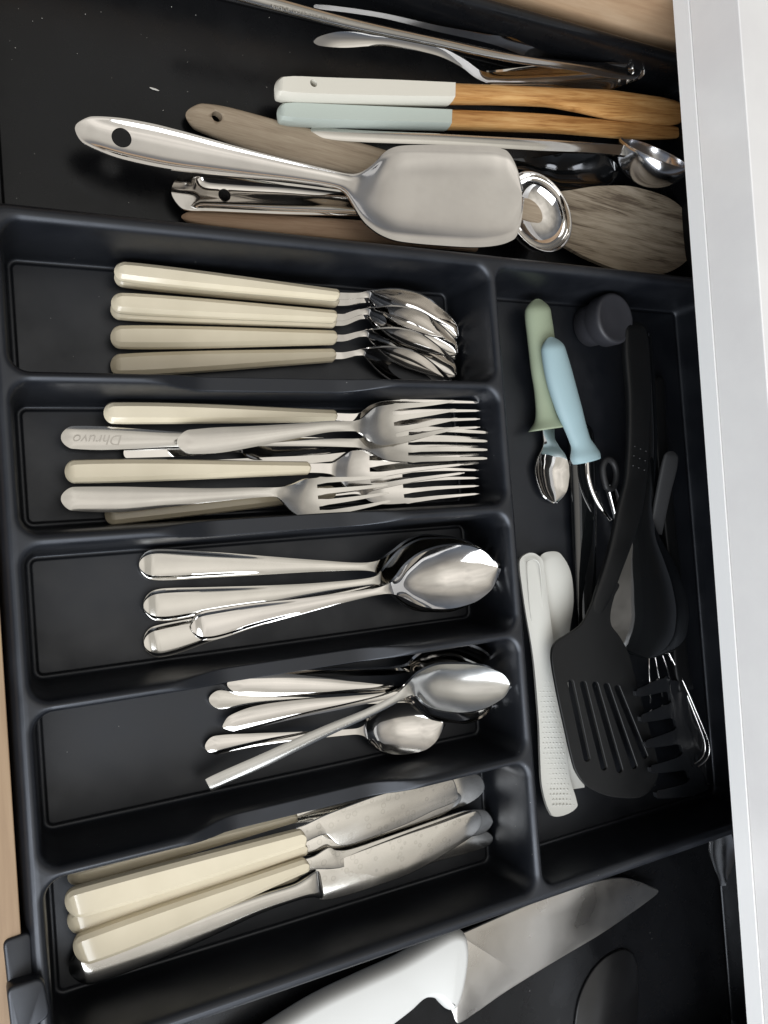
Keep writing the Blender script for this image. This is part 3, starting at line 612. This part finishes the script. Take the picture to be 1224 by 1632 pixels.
# all-steel knife
fk = Frame((110, 1548), -37, (505, 1408), -34)
hk = bar('handle', fk, [(110, 1548, 20, 0, 8), (140, 1540, 27, 0, 9), (220, 1513, 26, 0, 9), (320, 1475, 21, .5, 8), (420, 1436, 15, 1, 7), (470, 1420, 14, 1, 7), (500, 1410, 20, 1, 6), (512, 1408, 26, .6, 3)], M['steel_fork'], SRB, n=50, r0=24)
fb5 = Frame((500, 1408), -32.5, (784, 1310), -31)
bk = puff('blade', fb5, [(504, 1384), (513, 1379), (560, 1361), (643, 1331), (700, 1312), (750, 1294), (762, 1294), (768, 1308), (758, 1328), (720, 1354), (676, 1381), (640, 1398), (594, 1414), (550, 1428), (516, 1435), (506, 1428), (501, 1404)], M['blade'], BL, k=5)
thing('steel_knife', 'all steel table knife with thick smooth handle, nearest the lower edge of the tray', 'knife', [hk, bk], G5)

# ------------------------------------------------------------------ upper bay
def dimple(fr_, p): pass
# wooden spoon (grey brown)
wa = math.radians(-17); Wg = wood('grey_brown_wood', (0.235, 0.19, 0.135), (0.34, 0.285, 0.215), (0.105, 0.078, 0.055), 0, 0.6, 1.4, 9, 1.6)
Wh = wood('grey_brown_handle_wood', (0.34, 0.27, 0.195), (0.42, 0.345, 0.255), (0.24, 0.185, 0.13), 0, 0.6, 2.2, 16, 1.0)
fw = Frame((296, 182), -40, (1105, 400), -33)
hs = bar('handle', fw, [(296, 181, 14, 0, 4), (316, 186, 21, 0, 5), (357, 197, 26, 0, 5.5), (420, 216, 28, 0, 6), (520, 241, 27, 0, 6.5), (640, 272, 23, 0, 5), (780, 310, 20, 0, 4), (870, 334, 26, 0, 4)], Wh, SRB, n=60, r0=22)
drill(hs, at((345, 187), -38), 0, 3.0)
hd = sheet('paddle', fw, [(850, 330, 22, 0, 0), (880, 338, 34, 0, .3), (910, 346, 46, .3, .6), (950, 354, 59, .8, 1), (1000, 364, 67, 1.4, 1.4), (1050, 378, 66, 2, 1.2), (1106, 396, 62, 2.8, .6)], Wg, n=50, r1=78, thick=3.0, bev=0.9)
thing('wooden_spoon', 'weathered grey brown wooden spoon with a drilled handle and broad streaky paddle', 'wooden spoon', [hs, hd])
Wr = wood('reddish_wood', (0.37, 0.245, 0.16), (0.44, 0.31, 0.21), (0.27, 0.17, 0.11), 0, 0.6, 2.0, 16)
fw2 = Frame((291, 346), -40, (760, 384), -39)
b = bar('wooden_spatula', fw2, [(289, 345, 5, 0, 4), (310, 347, 10, 0, 5), (400, 355, 14, 0, 5.5), (500, 363, 16, 0, 6), (610, 372, 17, 0, 6), (760, 384, 17, 0, 6)], Wr, SRB, n=40, r0=10)
thing('wooden_spatula', 'reddish wooden spatula handle lying lowest, along the ridge of the tray', 'spatula', [b])
# ladle
fd = Frame((273, 305), -36, (815, 340), -26)
chan = lambda u: np.clip(1 - ((np.abs(u) - 0.25) / 0.6).clip(0, 1) ** 2, 0, 1)
hl = sheet('handle', fd, [(273, 304, 20, 0, 0), (290, 304, 28, 0, 0), (308, 306, 30, 0, .2), (318, 307, 29, 1.2, 2.0), (332, 308, 28, 1.2, 3.2), (380, 311, 27, 1, 3.2), (450, 316, 25, .8, 2.6), (575, 325, 18, .6, 2), (700, 333, 12, .6, 1.5), (812, 340, 10, .6, 1)], M['steel'], n=80, r0=22, thick=1.2, shape=lambda u: 1 - np.clip(np.abs(u) / .85, 0, 1) ** 4)
bake(hl); drill(hl, at((360, 308), -34), 0, 3.5)
cb = at((860, 337), -19)
pr = [(r, -math.sqrt(max(0, 1 - (r / 23.5) ** 2)) * 18) for r in np.linspace(0.01, 23.5, 26) ]
pr = [(26.5 * math.sin(a), -17 * math.cos(a)) for a in np.linspace(0.0005, math.pi / 2, 26)] + [(27.4, 0.35), (28.0, 0.2)]
bo = lathe('bowl', cb, (0.05, 0.10, 1), pr, M['steel'], thick=1.0, bev=0.3)
thing('steel_ladle', 'steel ladle with round deep bowl, lying under the broad cake server', 'ladle', [hl, bo])
# cake server
fs = Frame((120, 203), -26, (833, 308), -13)
def server_shape(u): return 1 - np.clip((np.abs(u) - .05) / .8, 0, 1) ** 3
sv = sheet('server', fs, [(120, 201, 14, 0, 0), (135, 206, 21, 0, .3), (160, 212, 27, .3, 1.6), (198, 221, 32, .8, 2.6), (240, 230, 33, 1.4, 2.7), (272, 237, 32, 2, 2.6), (345, 251, 26, 3.4, 2.2), (400, 261, 21, 4.4, 1.8), (480, 275, 15, 5.4, 1.4), (540, 287, 12.5, 5.4, 1.1), (556, 292, 15, 5, 1.2),
     (568, 297, 24, 4.2, .8), (580, 301, 38, 3, 1.4), (596, 305, 56, 1.6, 2), (614, 307, 69, .8, 2.4), (636, 308, 76, .3, 2.4), (703, 311, 80, 0, 2.2), (760, 313, 81, .2, 2), (790, 312, 79, .6, 1.8), (812, 310, 72, 1.1, 1.4), (833, 308, 60, 1.6, .8)], M['steel'], n=150, nu=28, r0=22, r1=22, thick=1.3, shape=server_shape)
sv.data.materials[0] = M['steel_srv'] if 'steel_srv' in M else M['steel']
bake(sv); q = fs.loc((195, 216), 1.0); drill(sv, fs.world(np.array([q[0]]), np.array([q[1]]), np.array([0.]))[0], 0, 5.0)
prt = split(sv, fs, [fs.loc((566, 296))[0]], ['handle', 'blade'])
thing('cake_server', 'shiny steel cake server with wide flat blade lying across the wooden spoon and ladle', 'server', prt)
# dipped bamboo spoons
Wb = wood('bamboo', (0.44, 0.225, 0.075), (0.56, 0.33, 0.13), (0.27, 0.12, 0.035), 0, 0.38, 1.6, 20, 1.3)
def dipped(label, col, A, Bp, zA, zB, hst, ws, cut):
    mt = plastic('painted_' + col[0], col[1], 0.4, 0.4, specks=False, grain=0.0)
    f = Frame(A, zA, Bp, zB)
    SB = sec_chamfer(1.6, .5)
    h = bar('painted_handle', f, hst, mt, SB, n=20, r0=9, ksm=1); addmod(h, None, 0.5, 3, 22)
    wdd = bar('bamboo_shaft', f, ws, Wb, SRB, n=60, r1=26)
    return f, mt, h, wdd
f, mt, h, wd_ = dipped('', ('warm_white', (0.63, 0.60, 0.52)), (437, 142), (1092, 184), -27, -27,
   [(437, 140, 15, 0, 10), (470, 143, 18, 0, 12), (600, 147, 17.5, 0, 12), (718, 150, 15.5, 0, 12)], [(712, 150, 14, 0, 11.4), (800, 152, 13, 0, 11), (870, 155, 13, 0, 10), (920, 160, 17, 0, 9), (980, 168, 22, 0, 8), (1040, 176, 22, 0, 7), (1095, 184, 17, 0, 5)], None)
drill(h, at((501, 131), -20), 0, 2.2)
thing('bamboo_spoon', 'bamboo spoon with a chipped warm white painted handle, upper of the painted pair', 'wooden spoon', [h, wd_], 'bamboo spoons with painted handles')
f, mt, h, wd_ = dipped('', ('pale_mint', (0.43, 0.475, 0.43)), (441, 182), (1095, 212), -33, -30,
   [(441, 180, 14, 0, 9), (470, 182, 17, 0, 10), (600, 187, 16, 0, 10), (714, 191, 15, 0, 10)], [(708, 191, 14, 0, 9.4), (800, 194, 14, 0, 9), (870, 197, 13.5, 0, 8), (930, 202, 13, 0, 7), (1000, 208, 13, 0, 6), (1050, 211, 11, 0, 5), (1095, 212, 8, 0, 4)], None)
thing('bamboo_spoon', 'bamboo spoon with a pale mint painted handle, lower of the painted pair', 'wooden spoon', [h, wd_], 'bamboo spoons with painted handles')
# steel serving scoop with deep bowl
fz = Frame((495, 208), -36, (985, 236), -18)
hz = sheet('handle', fz, [(495, 206, 5, 0), (520, 212, 9, 0, -.6), (560, 216, 9.5, .3, -.8), (700, 222, 9, 1, -.8), (862, 231, 9, 2, -.8), (940, 235, 8, 2, -.6), (1000, 240, 8, 2, 0)], M['steel_h'], n=60, r0=8, thick=3.2, bev=.7)
cz = at((1044, 243), -14)
bz = lathe('bowl', cz, (0.05, 0.72, 0.70), [(26.5 * math.sin(a), -22 * math.cos(a)) for a in np.linspace(0.0005, math.pi / 2, 26)] + [(27.3, .3)], steel('satin_scoop_steel', 0.16, (0.70, 0.70, 0.72), 0.12, wave=0.06), thick=0.9, bev=.3)
thing('serving_scoop', 'long handled steel scoop with a deep round bowl under the bamboo spoons', 'scoop', [hz, bz])
# glossy black spoon behind
fg = Frame((850, 262), -38, (1010, 262), -38)
gb = sheet('black_spoon', fg, [(780, 258, 6, 2, 0), (840, 262, 10, 2, 1), (868, 268, 20, 2, 3), (900, 272, 28, 2, 6), (940, 273, 28, 2, 6), (985, 270, 18, 2, 3)], M['gloss_black'], n=50, r1=20, thick=1.4)
thing('black_spoon', 'glossy black spoon bowl in shadow between the scoop and the wooden paddle', 'spoon', [gb])
# steel handle running out of the top of the picture
ft = Frame((380, -10), -6, (1012, 113), -20)
tb = bar('handle', ft, [(330, -24, 11, 0, 5), (442, 7, 10, 0, 5), (560, 38, 8.5, 0, 5), (700, 68, 7, 0, 4.5), (815, 92, 7, 0, 4), (920, 106, 8, 0, 3), (975, 112, 13, 0, 2.2), (1022, 114, 14, 0, 1.6)], steel('dark_polished_steel', 0.12, (0.5, 0.49, 0.47), 0.1), SR, n=70, r1=14)
drill(tb, at((1004, 113), -20), 0, 3.0)
tt = stamp('embossed_text', 'STAINLESS STEEL INDIA', 3.9, ft, (487, 20), math.pi, M['steel_h'], lift=2.35, depth=0.05)
thing('steel_skimmer', 'long round steel handle with embossed lettering and a hanging hole, top of the bay', 'utensil', [tb, tt])
# serving spoon seen from its side
f2 = Frame((498, 68), -26, (1028, 112), -18, 38)
steel_spoon('serving_spoon', 'steel serving spoon with an arched handle, bowl edge on, just below the long handle', f2,
  [(500, 67, 4, 0, 0), (515, 65, 9, 0, 0), (548, 63, 13, 1, .6), (600, 64, 9, 2, .6), (650, 70, 8, 2, .4), (700, 82, 7, 2, .3), (740, 102, 6.5, 1, .2)], [(765, 120, 7, .5, .2), (790, 126, 11, 0, 2), (830, 128, 17, 0, 5), (880, 127, 21, 0, 7), (940, 125, 21, 0, 7), (990, 119, 17, 0, 5), (1028, 112, 10, 0, 1)], M['steel'], None, r0=8, r1=14)
# steel turner leaning on the bay wall
f3 = Frame((500, 10), -20, (1110, 104), -20, 55)
st = sheet('steel_turner', f3, [(500, 10, 3, 0), (520, 12, 4, 0), (600, 23, 4, 0), (700, 46, 5, 0), (780, 62, 7, 0), (840, 76, 14, 0, .5), (900, 93, 20, 0, .6), (1000, 110, 24, 0, .6), (1100, 124, 24, 0, .6)], steel('mirror_dark_steel', 0.07, (0.45, 0.43, 0.41), 0.05), n=60, r0=4, thick=.9, bev=.25)
thing('steel_turner', 'thin steel turner standing on its long edge against the upper wall of the bay', 'turner', [st])

# ------------------------------------------------------------------ cross compartment
def lathe_along(name, fr, st, mt, sec=SR, **k): return bar(name, fr, st, mt, sec, **k)
# black shaker cap
c0 = at((936, 521), -43)
cp = lathe('cap', c0, (0.08, -0.02, 1), [(0.01, 0), (13.5, 0), (14.4, .8), (14.8, 10), (14.9, 13.6), (15.2, 14.0), (17.0, 14.6), (17.6, 15.2), (17.8, 24.0), (17.6, 25.6), (16.8, 26.6), (15.6, 27.0), (14.6, 26.6), (6, 26.4), (0.01, 26.4)], plastic('black_rubbery_plastic', (0.022, 0.022, 0.026), 0.5, 0.4, specks=False), seg=64)
thing('bottle_stopper', 'short black round stopper with a wider ribbed top in the corner of the cross compartment', 'stopper', [cp])
# glossy black long handle
f = Frame((926, 690), -36, (934, 1010), -40)
b = bar('glossy_handle', f, [(924, 672, 14, 0, 6), (926, 700, 20, 0, 7), (930, 800, 19, 0, 7), (932, 900, 17, 0, 6), (936, 1030, 14, 0, 5)], M['gloss_black'], sec_round(24, .75), n=50, r0=14)
thing('black_tongs', 'glossy black narrow handle lying beside the white tongs, under the blue handle', 'utensil', [b])
# child's green spoon and blue fork
f = Frame((858, 477), -30, (886, 800), -36)
h = bar('handle', f, [(857, 476, 14, 0, 10), (857, 495, 19, 0, 12), (861, 530, 20, 0, 12), (866, 580, 19.5, 0, 12), (869, 625, 16, 0, 10), (870, 650, 15, 0, 10), (872, 666, 18, 0, 11), (874, 677, 26, 0, 14), (875, 684, 32, 0, 16)], M['green'], SR, n=60, r0=20)
s = sheet('bowl', f, [(874, 676, 10, -3), (876, 700, 9, -3, 0), (878, 712, 13, -3, .6), (880, 730, 23, -3, 3), (881, 750, 27, -3, 5), (883, 775, 23, -3, 4), (886, 800, 12, -3, 1)], M['steel'], n=60, r1=16, thick=1.0)
thing('child_spoon', "child's spoon with a chubby sage green handle and small steel bowl", 'spoon', [h, s])
f = Frame((878, 538), -20, (936, 738), -28)
h = bar('handle', f, [(877, 537, 12, 0, 10), (881, 556, 17, 0, 12), (893, 607, 20, 0, 13), (906, 650, 19, 0, 12), (918, 684, 16, 0, 10), (925, 704, 15, 0, 10), (929, 714, 18, 0, 11), (933, 728, 22, 0, 14), (935, 735, 20, 0, 14)], M['blue'], SR, n=60, r0=18)
f_ = Frame((935, 730), -27, (972, 829), -30)
s = bar('fork_head', f_, [(936, 732, 3.4, 0, 3), (937, 752, 3.4, 0, 3), (941, 772, 3.2, 0, 3), (950, 795, 3.2, 0, 3), (960, 812, 3.0, 0, 3), (973, 830, 2.2, 0, 2)], M['steel'], SR, n=40)
thing('child_fork', "child's fork with a pale blue chubby handle, steel end seen edge on", 'fork', [h, s])
# whisk
fwk = Frame((968, 735), -38, (1035, 1000), -40)
lp = bmesh.new()
def tube(name, pts, r, mt, closed=False, seg=8):
    cu = bpy.data.curves.new(name, 'CURVE'); cu.dimensions = '3D'; cu.bevel_depth = r * U; cu.bevel_resolution = 3; cu.use_fill_caps = True
    sp_ = cu.splines.new('NURBS'); sp_.points.add(len(pts) - 1); sp_.use_endpoint_u = True; sp_.order_u = 4; sp_.use_cyclic_u = closed
    for p_, q_ in zip(sp_.points, pts): p_.co = (*(np.array(q_) * U), 1)
    o = bpy.data.objects.new(name, cu); C.objects.link(o); dg = bpy.context.evaluated_depsgraph_get()
    me = bpy.data.meshes.new_from_object(o.evaluated_get(dg)); bpy.data.objects.remove(o); me.shade_smooth(); me.materials.clear(); me.materials.append(mt); me.name = name
    q = bpy.data.objects.new(name, me); C.objects.link(q); return q
loop = tube('hanging_loop', [at(p, -34) for p in [(966, 776), (960, 755), (960, 738), (969, 730), (979, 737), (984, 755), (980, 776), (972, 782)]], 2.3, M['greyplastic2'], True)
hw_ = bar('handle', fwk, [(972, 772, 8, 0, 6), (985, 812, 10, 0, 7), (1005, 880, 12, 0, 8), (1030, 980, 11, 0, 8), (1038, 1010, 8, 0, 6)], M['steel'], SR, n=30)
wires = []
for (p1, p2, p3) in [((1033, 1050), (1035, 1085), (1037, 1120)), ((1045, 1050), (1050, 1080), (1056, 1110)), ((1060, 1045), (1066, 1075), (1076, 1110))]:
    wires.append(tube('wire', [at((1036, 1000), -34), at(p1, -28), at(p2, -30), at(p3, -38)], 0.55, M['steel']))
wires.append(tube('wire', [at((1050, 1010), -30), at((1085, 1075), -26), at((1108, 1130), -24), at((1128, 1175), -24), at((1134, 1200), -26), at((1124, 1216), -28), at((1112, 1222), -30)], 0.6, M['steel']))
wires.append(tube('wire', [at((1050, 1010), -32), at((1080, 1070), -30), at((1102, 1125), -28), at((1122, 1175), -28), at((1127, 1197), -29), at((1116, 1214), -31), at((1104, 1218), -33)], 0.6, M['steel']))
wires.append(tube('wire', [at((1050, 1010), -34), at((1095, 1090), -36), at((1110, 1165), -34), at((1110, 1195), -35), at((1104, 1214), -36)], 0.5, M['steel']))
thing('whisk', 'steel wire whisk with a black hanging loop, lying beneath the black utensils', 'whisk', [loop, hw_] + wires)
# grey silicone stick
f = Frame((1070, 720), -22, (1046, 850), -34)
b = bar('spatula', f, [(1071, 719, 10, 0, 3), (1066, 745, 12, 0, 4), (1058, 780, 11, 0, 4), (1044, 850, 10, 0, 4)], M['greyplastic'], SRB, n=30, r0=9)
thing('silicone_spatula', 'dull grey flat stick with a rounded end leaning behind the black handles', 'spatula', [b])
# black pasta server
f = Frame((1118, 1168), -26, (1028, 1184), -12)
s = sheet('head', f, [(1117, 1165, 40, -3, 0), (1112, 1166, 66, -4, 1), (1104, 1168, 86, -4.5, 2), (1092, 1172, 95, -4, 2.4), (1075, 1176, 97, -2.5, 2), (1050, 1182, 95, .5, 1.2), (1030, 1186, 93, 3, .8)], M['nylon_gloss'], n=46, thick=2.0, bev=.6, tines=(5, .36, .9))
hn = bar('handle', Frame((1085, 1075), -28, (1062, 600), -30), [(1092, 1100, 12, 0, 5), (1084, 1060, 11, 0, 5), (1078, 960, 9, -4, 5), (1062, 800, 9, -7, 5), (1052, 700, 9, -7, 5), (1048, 600, 9, -7, 5)], M['nylon'], SRB, n=50, r1=12)
thing('pasta_server', 'black nylon pasta server whose blunt teeth point left beside the slotted turner', 'pasta server', [hn, s])
# black serving spoon
f = Frame((1030, 800), -28, (1030, 1048), -27)
steel_spoon('serving_spoon', 'glossy black oval serving spoon lying right of the slotted turner handle', f,
  [(1030, 530, 8, -6, -1), (1034, 620, 11, -6, -1.5), (1037, 700, 11, -5, -1.5), (1033, 780, 9, -1, -1), (1030, 815, 9, 0, -.5)], [(1030, 835, 13, .5, -.6), (1031, 860, 22, .3, -2.5), (1033, 895, 40, 0, -6), (1034, 935, 56, 0, -9), (1034, 975, 64, 0, -10), (1033, 1005, 62, 0, -8.5), (1031, 1030, 50, 0, -5), (1030, 1049, 38, 0, -2)], M['gloss_black'], None, r0=12, r1=24, thick=1.8)
# black slotted turner: flat plate with real slots
ftn = Frame((1014, 545), -19, (968, 1268), -17)
hn = bar('handle', ftn, [(1010, 512, 15, 0, 6), (1013, 560, 20, 0, 6.5), (1017, 640, 18, 0, 6), (1016, 700, 17, 0, 5.5), (1013, 755, 17, 0, 5), (1003, 810, 19, 0, 5), (990, 860, 17, 0, 5), (974, 910, 14.5, 0, 4.6), (963, 942, 14, 0, 4), (955, 962, 12, 0, 3.2), (948, 985, 7, 0, 2)], M['nylon'], sec_round(24, .5), n=70, r0=16)
def plate(name, fr, outer, holes, mt, thick, bev, lift=0):
    cu = bpy.data.curves.new(name, 'CURVE'); cu.dimensions = '2D'; cu.fill_mode = 'BOTH'; cu.extrude = thick / 2 * U - bev * U; cu.bevel_depth = bev * U; cu.bevel_resolution = 2; cu.offset = -bev * U
    for pl in [outer] + holes:
        Q = [fr.loc(p_, lift) for p_ in pl]; sp_ = cu.splines.new('POLY'); sp_.points.add(len(Q) - 1); sp_.use_cyclic_u = True
        for a_, b_ in zip(sp_.points, Q): a_.co = (b_[0] * U, b_[1] * U, 0, 1)
    o = bpy.data.objects.new(name, cu); C.objects.link(o); dg = bpy.context.evaluated_depsgraph_get()
    me = bpy.data.meshes.new_from_object(o.evaluated_get(dg)); bpy.data.objects.remove(o)
    me.transform(Matrix([[fr.a[i], fr.t[i], fr.n[i], (fr.O[i] + fr.n[i] * lift) * U] for i in range(3)] + [[0, 0, 0, 1]]))
    bm = bmesh.new(); bm.from_mesh(me); bmesh.ops.remove_doubles(bm, verts=bm.verts, dist=2e-6); bmesh.ops.recalc_face_normals(bm, faces=bm.faces); bm.to_mesh(me); bm.free()
    me.shade_smooth(); me.set_sharp_from_angle(angle=math.radians(18)); me.polygons.foreach_set('use_smooth', [abs(Vector(fr.n).dot(p_.normal)) < 0.98 for p_ in me.polygons]); me.materials.clear(); me.materials.append(mt); q = bpy.data.objects.new(name, me); C.objects.link(q); return q
outer = crop([(956, 925), (944, 958), (930, 988), (918, 1001), (902, 1011), (884, 1024), (878, 1040), (880, 1067), (889, 1115), (900, 1165), (909, 1205), (917, 1230), (933, 1252), (955, 1264), (975, 1270), (1000, 1272), (1020, 1270), (1036, 1258), (1047, 1236), (1046, 1210), (1036, 1170), (1022, 1120), (1010, 1075), (1000, 1040), (986, 1014), (973, 996), (972, 975), (978, 950), (985, 930)], 5)
def slot(a, b, hw):
    a = np.array(a, float); b = np.array(b, float); d = (b - a) / np.linalg.norm(b - a); n_ = np.array([-d[1], d[0]]); out = []
    for t in np.linspace(-90, 90, 9): r_ = math.radians(t); out.append(b + d * hw * math.cos(r_) + n_ * hw * math.sin(r_))
    for t in np.linspace(90, 270, 9): r_ = math.radians(t); out.append(a + d * hw * math.cos(r_) + n_ * hw * math.sin(r_))
    return out
slots = [slot((908, 1088), (934, 1208), 4.6), slot((928, 1090), (961, 1222), 4.6), slot((947, 1091), (986, 1226), 4.6), slot((965, 1093), (1009, 1220), 4.4), (slot((982, 1096), (1026, 1204), 4.2))]
hp = plate('slotted_head', ftn, outer, slots, M['nylon'], 2.4, .6)
dots = []
for (x_, y_) in [(672, 160), (718, 180), (763, 198), (665, 236), (712, 257), (757, 275), (658, 316), (704, 333), (750, 352)]:
    q = ftn.loc((880 + x_ / 5.1, 680 + y_ / 5.1), 2.7); P_ = ftn.world(np.array([q[0]]), np.array([q[1]]), np.array([2.75]))[0]
    dots.append(lathe('dot', P_, ftn.n, [(0.01, .35), (.25, .3), (.45, .1), (.5, -.4)], M['greyplastic'], seg=10))
thing('slotted_turner', 'matt black nylon turner with five slots lying on top in the cross compartment', 'turner', [(hn, dots), hp])
# pale grey tongs
f = Frame((850, 882), -30, (905, 1298), -33)
f0 = Frame((875, 884), -38, (915, 1258), -39)
back = sheet('lower_arm', f0, [(866, 882, 12, 0, -1), (872, 892, 24, 0, -2), (880, 925, 32, 0, -3), (884, 965, 30, 0, -3), (884, 1005, 24, 0, -2), (884, 1060, 20, 0, -1), (892, 1140, 20, 0, -1), (903, 1200, 22, 0, -1), (912, 1258, 20, 0, 0)], M['palegrey'], n=60, r0=12, thick=2.4, bev=.7)
fr_arm = sheet('upper_arm', f, [(848, 881, 14, 0, 0), (847, 895, 19, 0, -.8), (851, 930, 19.5, .6, -1.4), (857, 975, 19, 1.5, -1.6), (864, 1020, 18, 2, -1.4), (871, 1060, 19.5, 1.6, -1.2), (877, 1110, 21, .8, -1), (880, 1160, 20.5, 0, -1), (882, 1205, 21, -.6, -1), (886, 1245, 23, -.6, -1), (894, 1275, 24, .6, -.6), (903, 1298, 21, 2.4, 0)], M['palegrey'], n=80, nu=16, r0=14, r1=8, thick=2.6, bev=.8)
g = []
outl = [(840, 896), (848, 890), (858, 892), (862, 905), (866, 985), (862, 990), (850, 994), (846, 990), (842, 940)]
rim = tube('raised_frame', [f.world(*[np.array([k]) for k in (*f.loc(p_, 2.6), 2.55)])[0] for p_ in outl], 0.35, M['palegrey'], True)
bm = bmesh.new(); cnt = 0
for j in range(26):
    yy = 1078 + j * 8.2
    for i in range(8):
        cx_ = np.interp(yy, [1060, 1110, 1160, 1205, 1245, 1275, 1298], [872, 878, 881, 883, 888, 896, 904]); u_ = (i - 3.5) / 3.9 + (0.12 if j % 2 else -0.02)
        if abs(u_) > .86: continue
        if j < 3 and abs(u_ - .2) > .3 + .2 * j: continue
        lf = np.interp(yy, [1060, 1110, 1160, 1205, 1245, 1275, 1298], [1.6, .8, 0, -.6, -.6, .6, 2.4]) + 1.0 * (1 - abs(u_) ** 2.2)
        q = f.loc((cx_ + u_ * 20.5, yy), lf); P_ = f.world(np.array([q[0]]), np.array([q[1]]), np.array([lf - .25]))[0]
        bmesh.ops.create_icosphere(bm, subdivisions=1, radius=0.85 * U, matrix=Matrix.Translation(Vector(P_ * U)) @ Matrix.Scale(.7, 4, (0, 0, 1)))
me = bpy.data.meshes.new('grip_dots'); bm.to_mesh(me); bm.free(); me.shade_smooth(); me.materials.append(M['palegrey']); gd = bpy.data.objects.new('grip_dots', me); C.objects.link(gd); gd['kind'] = 'stuff'
thing('plastic_tongs', 'pale grey plastic tongs with dotted grip arm standing beside the slotted turner', 'tongs', [back, (fr_arm, [rim, gd])])

# ------------------------------------------------------------------ lower bay
f = Frame((434, 1640), -34, (741, 1500), -32)
HP = [(2.2, -6.5), (.8, -5.6), (0, -3.4), (0, 0.6), (.6, 3.2), (1.8, 5.2), (3.4, 6.4), (5.0, 6.9)]
hk = puff('handle', f, [(330, 1700), (434, 1630), (503, 1588), (576, 1553), (635, 1526), (694, 1492), (716, 1481), (730, 1480), (739, 1488), (743, 1512), (740, 1546), (732, 1582), (722, 1603), (712, 1607), (703, 1601), (694, 1591), (683, 1587), (670, 1590), (650, 1608), (612, 1637), (540, 1690), (440, 1760), (370, 1790), (320, 1750)], M['white_plastic'], HP, k=5)
fb = Frame((725, 1550), -37, (1049, 1419), -39)
bk = puff('blade', fb, [(722, 1492), (740, 1485), (815, 1452), (890, 1422), (950, 1404), (989, 1398), (1018, 1404), (1034, 1411), (1049, 1420), (1030, 1438), (963, 1485), (888, 1530), (810, 1578), (764, 1610), (736, 1629), (727, 1630), (722, 1618), (716, 1590)], steel('chef_blade_steel', 0.27, (0.52, 0.50, 0.47), 0.12, rotz=math.radians(25), brushed=0.06), [(0.6, -.7), (.1, -.4), (0, 0), (.3, .5), (.8, .7)], k=5)
thing('chef_knife', 'large chef knife with a scuffed white plastic handle and broad dull blade', 'knife', [hk, bk])
f = Frame((1150, 1318), -8, (1154, 1412), -26)
s = sheet('scoop', f, [(1146, 1319, 12, 0, 1), (1149, 1332, 17, 0, 2.5), (1152, 1358, 20, 0, 3.5), (1153, 1385, 14, 0, 2.5), (1153, 1400, 7, 0, 1), (1153, 1412, 4, 0, 0)], steel('dark_piece_steel', 0.12, (0.6, 0.6, 0.6), 0.1), n=40, thick=.9)  # dished piece added for an unclear glossy shape at the bay wall
thing('small_dished_piece', 'small dull steel dished piece leaning at the right end of the lower bay', 'scoop', [s])
f = Frame((960, 1600), -44.5, (1000, 1600), -44.5)
d_ = puff('reflection_disc', f, [(912, 1700), (914, 1640), (922, 1590), (942, 1548), (968, 1522), (996, 1512), (1012, 1530), (1016, 1580), (1010, 1660), (990, 1730)], plastic('reflection_grey', (0.006, 0.006, 0.0065), 0.33, 0.45, specks=False), [(0.3, -.5), (0, 0), (.3, .9), (1.0, 1.3)], k=6)  # thin disc added in place of a smoky reflection in the bay floor
thing('smoky_reflection', 'thin dark disc standing in for a smoky reflection in the floor of the lower bay', 'reflection_disc', [d_])

# crumbs on the black floor of the upper bay
bm = bmesh.new()
pts = [(67, 29), (161, 19), (312, 24), (19, 95), (123, 85), (234, 60), (295, 80), (299, 99), (299, 146), (429, 28), (205, 323), (387, 88), (462, 83), (425, 139), (260, 176), (55, 245)]
for (x_, y_) in pts + [(random.uniform(0, 420), random.uniform(0, 150)) for _ in range(8)]:
    P_ = at((x_, y_), -44.4); r_ = random.uniform(0.08, 0.22)
    bmesh.ops.create_icosphere(bm, subdivisions=1, radius=r_ * U, matrix=Matrix.Translation(Vector(P_ * U)) @ Matrix.Rotation(random.random() * 3, 4, 'Z') @ Matrix.Diagonal((random.uniform(1, 2.2), 1, .6, 1)))
P_ = at((246, 142), -44.4); bmesh.ops.create_icosphere(bm, subdivisions=1, radius=1.0 * U, matrix=Matrix.Translation(Vector(P_ * U)) @ Matrix.Rotation(-.15, 4, 'Z') @ Matrix.Diagonal((3.0, .6, .3, 1)))
me = bpy.data.meshes.new('crumbs'); bm.to_mesh(me); bm.free(); me.materials.append(M['dust']); o = bpy.data.objects.new('crumbs', me); C.objects.link(o)
tag(o, 'scattered pale crumbs on the black floor of the upper bay', 'crumbs', kind='stuff')
